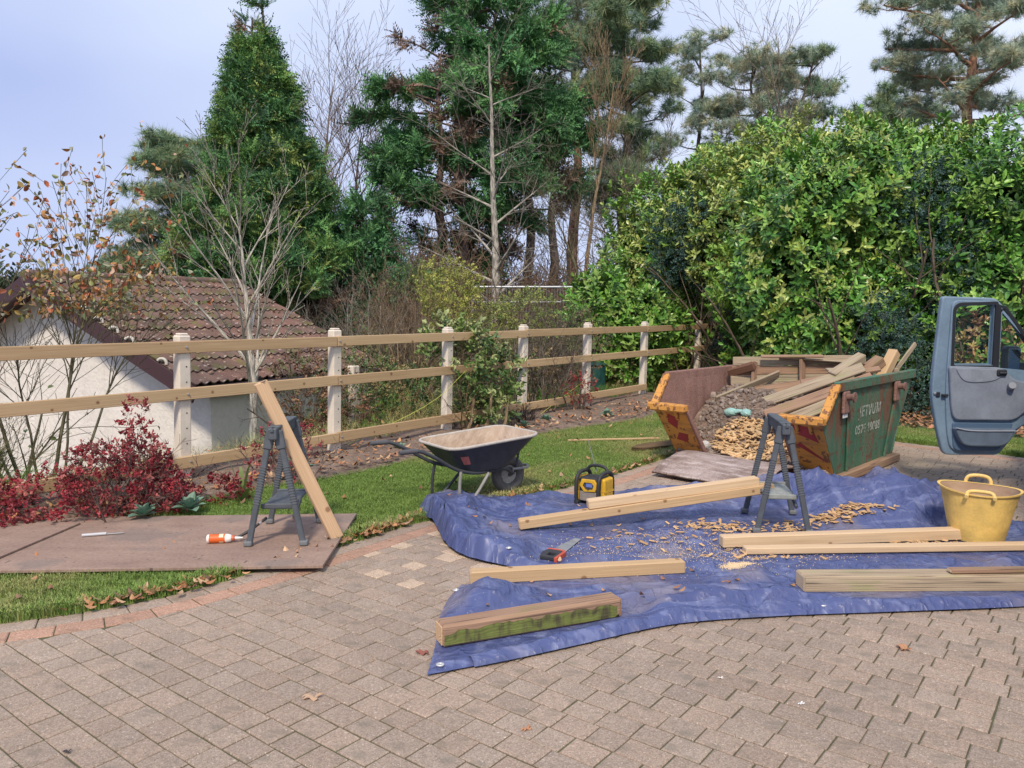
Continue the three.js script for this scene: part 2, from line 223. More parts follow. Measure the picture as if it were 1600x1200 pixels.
{ // the ground, one sheet to the horizon
  const ax = (lo, hi, d, far) => { const a = []; for (let v = lo; v <= hi + 1e-6; v += d) a.push(v); let g = d; for (let v = hi; v < far;) { g *= 1.35; v += g; a.push(v); } g = d; for (let v = lo; v > -far;) { g *= 1.35; v -= g; a.unshift(v); } return a; };
  const xs = ax(-16, 16, 0.35, 420), zs = ax(-26, 4, 0.35, 420), P = [], U = [], I = [];
  for (const z of zs) for (const x of xs) { P.push(x, groundY(x, z), z); U.push(x, z); }
  const w = xs.length; for (let j = 0; j < zs.length - 1; j++) for (let i = 0; i < w - 1; i++) { const a = j * w + i; I.push(a, a + w, a + 1, a + 1, a + w, a + w + 1); }
  const g = new THREE.BufferGeometry(); g.setAttribute('position', new THREE.Float32BufferAttribute(P, 3)); g.setAttribute('uv', new THREE.Float32BufferAttribute(U, 2)); g.setIndex(I); g.computeVertexNormals();
  struct('ground', g, M({ map: rep(T.forest, 0.4), bumpMap: rep(T.soilB, 0.6), bumpScale: 0.03, roughness: 1 }));
}
function sheet(poly, y) { const s = new THREE.Shape(poly.map(([x, z]) => new THREE.Vector2(x, -z))); const g = new THREE.ShapeGeometry(s); g.rotateX(-Math.PI / 2); g.translate(0, y, 0); const p = g.attributes.position, u = g.attributes.uv; for (let i = 0; i < p.count; i++) u.setXY(i, p.getX(i), p.getZ(i)); return std(g); }
struct('lawn', sheet(LAWN, 0.001), M({ map: rep(T.lawn, 0.55), roughness: 1, bumpMap: rep(T.soilB, 2), bumpScale: 0.01 }));
const drive = struct('driveway', sheet(DRIVE, -0.0065), M({ map: rep(T.joint, 2.5), roughness: 1 }));

// soil bed along the fence
{
  const P = [], U = [], I = [], n = BEDLINE.length, m = 22;
  for (let i = 0; i < n; i++) { const [bx, bz] = BEDLINE[i], s0 = fs(bx, bz), t = ft(bx, bz); for (let j = 0; j <= m; j++) { const k = j / m, s = mix(s0 - 0.05, 0.95, k), [x, z] = fp(t + 0.2 * (fbm(j, i * 0.3, 311, 2) - 0.5), s); const y = 0.018 + Math.sin(Math.PI * clamp(k * 1.1)) * 0.07 + (j ? 0.11 : 0.02) * (fbm(x * 3.2, z * 3.2, 313, 4) - 0.42) - sst(0.8, 1, k) * 0.22; P.push(x, y, z); U.push(x, z); } }
  for (let i = 0; i < n - 1; i++) for (let j = 0; j < m; j++) { const a = i * (m + 1) + j; I.push(a, a + m + 1, a + 1, a + 1, a + m + 1, a + m + 2); }
  const g = new THREE.BufferGeometry(); g.setAttribute('position', new THREE.Float32BufferAttribute(P, 3)); g.setAttribute('uv', new THREE.Float32BufferAttribute(U, 2)); g.setIndex(I); g.computeVertexNormals();
  struct('soil_bed', g, M({ map: rep(T.soil, 1.3), bumpMap: rep(T.soilB, 2.5), bumpScale: 0.03, roughness: 1 }));
}

// ---------------------------------------------------------------- block paving
const pavMat = M({ map: rep(T.paver, 2.5), vertexColors: true, roughness: 0.92, bumpMap: rep(T.paverB, 2.5), bumpScale: 0.0012 });
function block(poly, yt, yb, bev, col, ou, ov) {       // a paver from its outline, chamfered along the top
  let ar = 0; poly.forEach((p, i) => { const q = poly[(i + 1) % poly.length]; ar += p[0] * q[1] - q[0] * p[1]; }); if (ar < 0) poly = poly.slice().reverse();
  const n = poly.length; let cx = 0, cz = 0; for (const p of poly) { cx += p[0] / n; cz += p[1] / n; }
  const inn = poly.map(([x, z]) => { const d = Math.hypot(x - cx, z - cz) || 1; return [x + (cx - x) * bev * 1.4 / d, z + (cz - z) * bev * 1.4 / d]; });
  const P = [], U = []; const tri = (a, b, c) => { for (const p of [a, b, c]) { P.push(...p); U.push(p[0] + ou, p[2] + ov); } };
  for (let i = 0; i < n; i++) { const j = (i + 1) % n, a = [inn[i][0], yt, inn[i][1]], b = [inn[j][0], yt, inn[j][1]], A = [poly[i][0], yt - bev * 0.8, poly[i][1]], B = [poly[j][0], yt - bev * 0.8, poly[j][1]], A2 = [A[0], yb, A[2]], B2 = [B[0], yb, B[2]]; tri([cx, yt + 0.0004, cz], b, a); tri(a, b, B); tri(a, B, A); tri(A, B, B2); tri(A, B2, A2); }
  const g = fromTris(P, U);
  return tint(g, ...col);
}
{
  const R = rng(11), blocks = [], an = 38 * Math.PI / 180, c = [Math.cos(an), Math.sin(an)], n = [Math.sin(an), -Math.cos(an)], W = 0.12, gap = 0.003;
  const clip = (poly, p, nr, d) => { const o = []; for (let i = 0; i < poly.length; i++) { const a = poly[i], b = poly[(i + 1) % poly.length], da = (a[0] - p[0]) * nr[0] + (a[1] - p[1]) * nr[1] - d, db = (b[0] - p[0]) * nr[0] + (b[1] - p[1]) * nr[1] - d; if (da >= 0) o.push(a); if ((da >= 0) !== (db >= 0)) { const t = da / (da - db); o.push([mix(a[0], b[0], t), mix(a[1], b[1], t)]); } } return o; };
  const tone = (x, z, red) => { const k = 0.90 + 0.16 * R() + 0.34 * (fbm(x * 0.8, z * 0.8, 331, 3) - 0.5), w = R() * 0.05; let col = red ? [1.2 * k, 0.90 * k, 0.79 * k] : [k * (1.0 + w), k * 0.985, k * (0.97 - w * 0.5)]; const pale = x > -1.0 && x < 0.12 && z < -4.25 && z > -5.5; if (!red && pale && R() < 0.22) col = [1.45, 1.38, 1.25]; return col; };
  for (let k = -80; k < 108; k++) {
    let a = -9 + R() * 0.2;
    while (a < 11) {
      const L = [0.126, 0.15, 0.15, 0.178][Math.floor(R() * 4)], ca = a + L / 2, cb = k * W, x = c[0] * ca + n[0] * cb, z = c[1] * ca + n[1] * cb - 3; a += L;
      if (x < -6.5 || x > 9 || z > -0.4 || z < -10.2 || !inPoly(x, z, DRIVE)) continue;
      const h = [L / 2 - gap, W / 2 - gap], j = () => (R() - 0.5) * 0.004; let poly = [[-1, -1], [1, -1], [1, 1], [-1, 1]].map(([p, q]) => [x + c[0] * h[0] * p + n[0] * h[1] * q + j(), z + c[1] * h[0] * p + n[1] * h[1] * q + j()]);
      const [d, px, pz] = nearLine(x, z, EDGE); if (d < 0.4) { const nr = [(x - px) / d, (z - pz) / d]; poly = clip(poly, [px, pz], nr, 0.262); if (poly.length < 3) continue; let ar = 0; poly.forEach((p, i) => { const q = poly[(i + 1) % poly.length]; ar += p[0] * q[1] - q[0] * p[1]; }); if (Math.abs(ar) / 2 < 0.002) continue; }
      const big = z > -5 && !(x > -0.3 && z < -3.9 + 0.15 * x) && x > -0.74 * -z - 0.2 && x < 0.74 * -z + 0.2 && z < -2.3; blocks.push([poly, tone(x, z, false), Math.hypot(x, z), big]);
    }
  }
  // border: a brown course against the lawn, then a red course
  const cum = [0]; for (let i = 1; i < EDGE.length; i++) cum.push(cum[i - 1] + Math.hypot(EDGE[i][0] - EDGE[i - 1][0], EDGE[i][1] - EDGE[i - 1][1]));
  const at = (s) => { let i = 1; while (i < cum.length - 1 && cum[i] < s) i++; const t = (s - cum[i - 1]) / (cum[i] - cum[i - 1]), a = EDGE[i - 1], b = EDGE[i], dx = b[0] - a[0], dz = b[1] - a[1], l = Math.hypot(dx, dz); return [mix(a[0], b[0], t), mix(a[1], b[1], t), -dz / l, dx / l]; };
  for (const [o0, o1, red] of [[0.0, 0.126, false], [0.132, 0.258, true]]) for (let s = 0.3 + (red ? 0.09 : 0); s < cum[cum.length - 1] - 0.4;) { const L = 0.198, A = at(s + gap), B = at(s + L - gap); s += L; const poly = [[A, o0], [B, o0], [B, o1], [A, o1]].map(([q, o]) => [q[0] + q[2] * o, q[1] + q[3] * o]); const x = A[0], z = A[1]; if (x < -6 || x > 8.5) continue; blocks.push([poly, tone(x, z, red), Math.hypot(x, z), z > -6 && x > -0.72 * -z && x < 0.3]); }
  blocks.sort((p, q) => (q[3] - p[3]) || (p[2] - q[2]));
  const far = []; blocks.forEach((b, i) => { const y = (R() - 0.5) * 0.003, g = block(b[0], y, -0.03, 0.0045, b[1], R() * 3, R() * 3); if (i < 300) obj('paving_block', g, pavMat, drive); else far.push(g); });
  kind(obj('paving_blocks', far, pavMat, drive), 'stuff');
}

// ---------------------------------------------------------------- grass
function tuft(n, h, seed) { const R = rng(seed), P = [], U = []; for (let i = 0; i < n; i++) { const a = R() * 6.28, r = R() * 0.022, x = Math.cos(a) * r, z = Math.sin(a) * r, l = h * (0.5 + 0.7 * R()), b = a + (R() - 0.5) * 2, w = 0.0028, dx = Math.cos(b), dz = Math.sin(b), q = l * (0.25 + 0.6 * R()); P.push(x - dz * w, 0, z + dx * w, x + dz * w, 0, z - dx * w, x + dx * q * 0.4, l * 0.75, z + dz * q * 0.4, x - dz * w * 0.6 + dx * q * 0.4, l * 0.75, z + dx * w * 0.6 + dz * q * 0.4, x + dz * w * 0.6 + dx * q * 0.4, l * 0.75, z - dx * w * 0.6 + dz * q * 0.4, x + dx * q, l, z + dz * q); for (let k = 0; k < 6; k++) U.push(0, 0); } return fromTris(P, U); }
{
  const R = rng(21), L = []; const g = tuft(12, 0.04, 5);
  for (let i = 0; i < 320000 && L.length < 62000; i++) {
    const x = -5 + 13 * R(), z = -14 + 11.2 * R(); const d = Math.hypot(x, z); if (R() > clamp(9 / d / 1.2) || !inPoly(x, z, LAWN4)) continue; if (x > -3.8 && x < -1.13 && z < -4.5 && z > -5.7) continue;
    const b = fbm(x * 1.1, z * 1.1, 341, 4), e = nearLine(x, z, EDGE4)[0], dry = sst(0.5, 0.82, b + (R() - 0.5) * 0.25); const k = 0.75 + 0.5 * R(); const c = lerp3([0.165, 0.26, 0.05], [0.36, 0.34, 0.13], dry);
    L.push([x, 0.0, z, qEuler(0, R() * 6.28, 0), (e < 0.12 ? 1.35 : 0.85) * (0.7 + 0.6 * R()), mul3(c, k)]);
  }
  inst('lawn_grass', g, M({ roughness: 0.75 }), L);
}

// ---------------------------------------------------------------- trees and plants: growing helpers
class Wood {                                             // many tapered limbs in one mesh
  constructor() { this.P = []; this.N = []; this.U = []; this.I = []; this.tips = []; }
  limb(pts, r0, r1, seg = 5) {
    let ref = null, len = 0; const n = pts.length, base = this.P.length / 3, d = V(), s = V(), t = V();
    for (let i = 0; i < n; i++) {
      const a = pts[Math.max(0, i - 1)], b = pts[Math.min(n - 1, i + 1)]; d.set(b[0] - a[0], b[1] - a[1], b[2] - a[2]).normalize(); if (!ref) ref = Math.abs(d.y) < 0.8 ? V(0, 1, 0) : V(1, 0, 0);
      s.crossVectors(d, ref).normalize(); t.crossVectors(s, d).normalize(); ref = t.clone(); const r = mix(r0, r1, i / (n - 1)); if (i) len += Math.hypot(pts[i][0] - pts[i - 1][0], pts[i][1] - pts[i - 1][1], pts[i][2] - pts[i - 1][2]);
      for (let j = 0; j <= seg; j++) { const an = j / seg * 6.2832, c = Math.cos(an), q = Math.sin(an), x = s.x * c + t.x * q, y = s.y * c + t.y * q, z = s.z * c + t.z * q; this.P.push(pts[i][0] + x * r, pts[i][1] + y * r, pts[i][2] + z * r); this.N.push(x, y, z); this.U.push(j / seg * 0.4, len); }
    }
    const w = seg + 1; for (let i = 0; i < n - 1; i++) for (let j = 0; j < seg; j++) { const a = base + i * w + j; this.I.push(a, a + w, a + 1, a + 1, a + w, a + w + 1); }
  }
  // a limb that wanders, with side shoots down to `lv` levels
  grow(R, p, d, len, r, o, lv = 0) {
    const n = Math.max(3, Math.round(len / (o.step || 0.25))), pts = [p.slice()], dir = V(...d).normalize(); let q = p.slice();
    for (let i = 1; i <= n; i++) { dir.x += (R() - 0.5) * o.wob; dir.y += (R() - 0.5) * o.wob + (o.up || 0) * (lv ? 1 : 0.3); dir.z += (R() - 0.5) * o.wob; dir.normalize(); q = [q[0] + dir.x * len / n, q[1] + dir.y * len / n, q[2] + dir.z * len / n]; pts.push(q); }
    const rt = lv >= o.lv ? Math.max(o.rmin || 0.002, r * 0.3) : Math.max(o.rmin || 0.002, r * (o.taper || 0.4)); this.limb(pts, r, rt, lv === 0 ? (o.seg || 8) : lv === 1 ? 5 : 3);
    if (lv >= o.lv) { this.tips.push([q, dir.clone(), lv]); for (let i = 1; i < n; i++) this.tips.push([pts[i], dir.clone(), lv]); return; }
    const kids = o.kids[lv], from = (o.from || [0.3])[lv] ?? 0.2;
    for (let k = 0; k < kids; k++) {
      const f = from + (1 - from) * (k + R() * 0.9) / kids, fi = f * n, i = Math.min(n - 1, Math.floor(fi)), a = pts[i], b = pts[i + 1], u = fi - i, at = [mix(a[0], b[0], u), mix(a[1], b[1], u), mix(a[2], b[2], u)];
      const ax = V(b[0] - a[0], b[1] - a[1], b[2] - a[2]).normalize(), az = k * 2.4 + R() * 1.2, side = Math.abs(ax.y) < 0.9 ? V(0, 1, 0) : V(1, 0, 0), s1 = V().crossVectors(ax, side).normalize(), s2 = V().crossVectors(ax, s1), sp = (o.spread[lv] ?? 0.8) * (0.8 + 0.4 * R());
      const nd = ax.multiplyScalar(Math.cos(sp)).addScaledVector(s1, Math.sin(sp) * Math.cos(az)).addScaledVector(s2, Math.sin(sp) * Math.sin(az)); if (o.lift) nd.y += o.lift;
      this.grow(R, at, [nd.x, nd.y, nd.z], len * (o.ratio[lv] ?? 0.5) * (0.7 + 0.5 * R()) * (1.15 - 0.6 * f * (o.cone || 0.6)), mix(r, rt, f) * (o.rr || 0.55), o, lv + 1);
    }
  }
  geo() { const g = new THREE.BufferGeometry(); g.setAttribute('position', new THREE.Float32BufferAttribute(this.P, 3)); g.setAttribute('normal', new THREE.Float32BufferAttribute(this.N, 3)); g.setAttribute('uv', new THREE.Float32BufferAttribute(this.U, 2)); g.setIndex(this.I); return g; }
}
const bark = (c, ru = 3) => M({ c, map: rep(T.bark, ru, 2), bumpMap: rep(T.bark, ru, 2), bumpScale: 0.012, roughness: 0.95 });
const BK = { grey: bark([0.52, 0.47, 0.40]), pale: bark([0.78, 0.71, 0.60]), brown: bark([0.26, 0.19, 0.14]), red: bark([0.50, 0.27, 0.18]), dark: bark([0.19, 0.14, 0.115]), twig: bark([0.36, 0.29, 0.23]), tan: bark([0.46, 0.33, 0.20]), olive: bark([0.28, 0.25, 0.15]), maroon: bark([0.33, 0.23, 0.20]) };
const leafMat = M({ roughness: 0.55 }), glossMat = M({ roughness: 0.36 }), needleMat = M({ roughness: 0.8 });
// leaf: folded along the midrib, pointing +y, 1 long
function leafTris(P, m, w, fold = 0.12, bend = 0.15) {
  const rows = [[0, 0], [0.22, 0.66], [0.5, 1], [0.78, 0.68], [1, 0]].map(([y, k]) => [-1, 0, 1].map((q) => { const v = V(q * w * 0.5 * k, y, (q ? fold * k : 0) - bend * y * y).applyMatrix4(m); return [v.x, v.y, v.z]; }));
  for (let i = 0; i < 4; i++) for (const q of [0, 1]) { const A = rows[i][q], B = rows[i][q + 1], C = rows[i + 1][q + 1], D = rows[i + 1][q]; if (i) P.push(...A, ...B, ...C); if (i < 3 || i === 0) P.push(...(i ? A : rows[0][1]), ...C, ...D); }
}
const leafGeo = (fn) => { const P = []; fn(P); return fromTris(P, new Array(P.length / 3 * 2).fill(0)); };
const mat4 = (p, q, s) => new THREE.Matrix4().compose(V(...p), q, Array.isArray(s) ? V(...s) : V(s, s, s));
// a shoot of broad leaves (laurel), a spray (cypress), a needle tuft (pine), a loose twig of small leaves
const faceUp = (d) => { const q = qTo(d, 0), z = V(0, 0, 1).applyQuaternion(q), want = V(0, 1, 0).addScaledVector(d, -d.y).normalize(); return q.premultiply(new THREE.Quaternion().setFromAxisAngle(d, Math.atan2(V().crossVectors(z, want).dot(d), z.dot(want)))); };
const SHOOT = leafGeo((P) => { const R = rng(31); for (let i = 0; i < 9; i++) { const k = i / 8, a = i * 2.6 + (R() - 0.5) * 1.2, el = mix(1.25, 0.3, Math.pow(k, 1.6)) + (R() - 0.5) * 0.5; const d = V(Math.cos(a) * Math.sin(el), Math.cos(el), Math.sin(a) * Math.sin(el)).normalize(); leafTris(P, mat4([(R() - 0.5) * 0.3, k * 1.25 - 0.45, (R() - 0.5) * 0.3], faceUp(d), [1, 0.7 + 0.5 * R(), 1]), 0.4, 0.07, 0.18); } });
const SPRAY = leafGeo((P) => { const R = rng(33); for (let b = 0; b < 7; b++) { const a = b * 0.9 + R(), tilt = b ? 0.35 + 0.55 * R() : 0, d = V(Math.cos(a) * Math.sin(tilt), Math.cos(tilt), Math.sin(a) * Math.sin(tilt)), m = mat4([0, b * 0.06, 0], qTo(d, R() * 6), 0.75 + 0.4 * R()); for (let k = 0; k < 7; k++) for (const s of [-1, 1]) { const y0 = k * 0.135, l = 0.30 * (1 - k * 0.10), w = 0.024, dz = -0.05 * k * k * 0.14; const pts = [[0, y0, dz], [s * l * 0.5 - w, y0 + l * 0.55 + w, dz + (R() - 0.5) * 0.06], [s * l * 0.55 + w, y0 + l * 0.35, dz + (R() - 0.5) * 0.06], [s * l * 0.9, y0 + l * 0.95, dz - 0.1 + (R() - 0.5) * 0.08]].map((p) => { const v = V(...p).applyMatrix4(m); return [v.x, v.y, v.z]; }); P.push(...pts[0], ...pts[2], ...pts[1], ...pts[1], ...pts[2], ...pts[3]); } } });
const NEEDLES = leafGeo((P) => { const R = rng(35); for (let i = 0; i < 44; i++) { const a = R() * 6.28, el = Math.acos(1 - 1.5 * R()), d = V(Math.cos(a) * Math.sin(el), Math.cos(el), Math.sin(a) * Math.sin(el)), s = V(R() - 0.5, R() - 0.5, R() - 0.5).cross(d).normalize().multiplyScalar(0.022), l = 0.6 + 0.5 * R(), o = R() * 0.3; P.push(s.x, o + s.y, s.z, -s.x, o - s.y, -s.z, d.x * l, o + d.y * l, d.z * l); } });
const TWIG = leafGeo((P) => { const R = rng(37); for (let i = 0; i < 14; i++) { const k = i / 14, a = R() * 6.28, el = 0.5 + R() * 0.9, d = V(Math.cos(a) * Math.sin(el), Math.cos(el), Math.sin(a) * Math.sin(el)); leafTris(P, mat4([(R() - 0.5) * 0.5, k * 0.9 - 0.2, (R() - 0.5) * 0.5], qTo(d, R() * 6), 0.34 * (0.7 + 0.6 * R())), 0.55); } });
const BLADELET = leafGeo((P) => { const R = rng(39); for (let i = 0; i < 16; i++) { const a = R() * 6.28, el = 0.15 + R() * 0.75, d = V(Math.cos(a) * Math.sin(el), Math.cos(el), Math.sin(a) * Math.sin(el)), s = V(-Math.sin(a), 0, Math.cos(a)).multiplyScalar(0.016), l = 0.6 + 0.4 * R(); P.push(s.x, 0, s.z, -s.x, 0, -s.z, d.x * l, d.y * l, d.z * l); } });
const ONELEAF = leafGeo((P) => leafTris(P, new THREE.Matrix4(), 0.62, 0.16, 0.3));
const rdir = (R) => { const z = 2 * R() - 1, a = R() * 6.2832, r = Math.sqrt(1 - z * z); return V(r * Math.cos(a), z, r * Math.sin(a)); };
const lump = (d, s, f = 2.2) => 0.5 * (fbm(d.x * f + 7, d.y * f + s, s, 3) + fbm(d.z * f + 3, d.y * f - s, s + 5, 3));
// leaves over (and a little way into) a set of ellipsoids, in the thing's own axes
function crown(R, blobs, dens, size, pal, o = {}) {
  const L = []; const jit = o.jit ?? 0.22;
  blobs.forEach(([cx, cy, cz, rx, ry, rz], bi) => {
    const area = 4 * Math.PI * Math.pow((Math.pow(rx * ry, 1.6) + Math.pow(rx * rz, 1.6) + Math.pow(ry * rz, 1.6)) / 3, 1 / 1.6), n = Math.round(area * dens);
    for (let i = 0; i < n; i++) {
      const d = rdir(R), lu = lump(d, bi * 13 + (o.seed || 0), o.freq || 2.2), sh = R() < (o.inner ?? 0.35) ? 0.55 + 0.35 * R() : 1, k = (0.72 + 0.62 * lu + (o.amp ?? 0) * (lu - 0.5)) * sh + (R() - 0.5) * jit * 0.5, x = cx + d.x * rx * k, y = cy + d.y * ry * k, z = cz + d.z * rz * k; if (y < (o.floor ?? 0.05)) continue;
      let hid = false; for (let b2 = 0; b2 < blobs.length; b2++) if (b2 !== bi) { const q = blobs[b2], e = ((x - q[0]) / q[3]) ** 2 + ((y - q[1]) / q[4]) ** 2 + ((z - q[2]) / q[5]) ** 2; if (e < 0.45) { hid = true; break; } } if (hid) continue;
      const nd = V(d.x / rx, d.y / ry, d.z / rz).normalize(); nd.y += o.up ?? 0.35; nd.x += (R() - 0.5) * 0.9; nd.y += (R() - 0.5) * 0.7; nd.z += (R() - 0.5) * 0.9; nd.normalize();
      const c = pal[Math.floor(R() * pal.length)], v = 0.7 + 0.6 * R(); L.push([x, y, z, qTo(nd, R() * 6.28), size * (0.65 + 0.7 * R()), mul3(c, v)]);
    }
  });
  return L;
}

// ================================================================= FENCE
const railMat = M({ c: [0.74, 0.62, 0.48], map: rep(T.wood, 1, 4), bumpMap: rep(T.grain, 1, 4), bumpScale: 0.0015, roughness: 0.8 });
const railMat2 = M({ c: [0.66, 0.54, 0.41], map: rep(T.wood, 1, 4), bumpMap: rep(T.grain, 1, 4), bumpScale: 0.0015, roughness: 0.8 });
const newWood = M({ c: [0.94, 0.82, 0.69], map: rep(T.wood, 1, 4), bumpMap: rep(T.grain, 1, 4), bumpScale: 0.001, roughness: 0.75 });
const tanWood = M({ c: [0.78, 0.64, 0.48], map: rep(T.wood, 1, 4), bumpMap: rep(T.grain, 1, 4), bumpScale: 0.001, roughness: 0.8 });
const oldWood = M({ c: [0.82, 0.80, 0.74], map: rep(T.oldwood, 1, 4), bumpMap: rep(T.grain, 1, 4), bumpScale: 0.003, roughness: 0.95 });
const brownWood = M({ c: [0.72, 0.55, 0.48], map: rep(T.oldwood, 1, 4), bumpMap: rep(T.grain, 1, 4), bumpScale: 0.003, roughness: 0.95 });
const cutMat = M({ map: rep(T.cut, 8), roughness: 0.9 });
const postMat = M({ c: [1.0, 0.95, 0.88], map: rep(T.concrete, 2), bumpMap: rep(T.paverB, 3), bumpScale: 0.001, roughness: 0.9 });
const steel = M({ c: [0.6, 0.6, 0.6], metalness: 0.8, roughness: 0.4 }), darkHole = M({ c: [0.06, 0.055, 0.05] });
const holeGeo = mv(cyl(0.007, 0.007, 0.003, 8), 0, 0, 0, 0, Math.PI / 2);
{
  const F = thing('post_and_rail_fence', 'new three rail timber fence on pale concrete posts along the soil bed', 'fence'), PT = [-3.45, -1.7, 0, 1.75, 3.3, 4.95, 6.8, 9.0], R = rng(51), yaw = Math.atan2(-FD[1], FD[0]);
  PT.forEach((t, i) => {
    const [x, z] = fp(t, 0.012 * (R() - 0.5)), h = 1.36 + 0.02 * (R() - 0.5), lean = -0.03 - 0.012 * R();
    const body = [mv(cbox(0.115, h + 0.25, 0.1, 0.012, R() * 2), 0, (h - 0.25) / 2 - 0.02, 0), mv(cbox(0.085, 0.02, 0.07, 0.008), 0, h - 0.011, 0)];
    const p = obj('post', body, postMat, F); p.position.set(x, 0, z); p.rotation.set(0, yaw, 0); p.rotateZ(lean * 0.7); p.rotateX(-lean * 0.35);
    for (let k = 0; k < 9; k++) { const y = 0.12 + k * 0.135, bh = obj('bolt_hole', holeGeo, darkHole, p); bh.position.set(0.012, y, 0.0503); }
  });
  const seg = [[-6.4, -3.45], [-3.45, 0], [0, 3.3], [3.3, 6.8], [6.8, 9.35]];
  [[1.235, railMat], [0.825, railMat], [0.235, railMat]].forEach(([y, m], ri) => seg.forEach(([a, b], si) => {
    if (ri === 2 && si === 4) return; const A = fp(a + 0.004, -0.072), B = fp(b - 0.004, -0.072), d = (R() - 0.5) * 0.014, e = (R() - 0.5) * 0.014;
    obj('rail', bar([A[0], y + d, A[1]], [B[0], y + e, B[1]], 0.04, 0.102, 0.004, 0, R() * 9), R() < 0.5 ? m : railMat2, F);
    for (const t of PT) if (t >= a && t < b) { const q = fp(t + 0.03, -0.095); const bo = obj('bolt', [mv(cyl(0.011, 0.011, 0.008, 10), 0, 0, 0, 0, Math.PI / 2), mv(cyl(0.006, 0.006, 0.014, 6), 0, 0, 0.003, 0, Math.PI / 2)], steel, F); bo.position.set(q[0], y, q[1]); bo.rotation.y = yaw; }
  }));
}
{ const q = fp(1.9, -0.1), e = fp(0.2, -0.13); const o = obj('string_line', tube(smoothPts([[e[0] - 0.1, 0.13, e[1]], [-0.9, 0.5, -9.35], [-0.55, 0.83, -9.6]], 10), 0.003, 5), M({ c: [0.6, 0.65, 0.12], roughness: 0.6 })); tag(o, 'yellow builder\'s string tied slanting behind the fence rails', 'string'); }
{ const a = fp(3.5, -0.13), b = fp(4.7, -0.12); tag(obj('string_line', tube(smoothPts([[a[0], 0.08, a[1]], [b[0] - 0.3, 0.3, b[1] + 0.3], [b[0], 0.48, b[1]]], 10), 0.003, 5), M({ c: [0.6, 0.65, 0.12], roughness: 0.6 })), 'short yellow string rising across the bottom rail beside the red leafed plant', 'string'); }

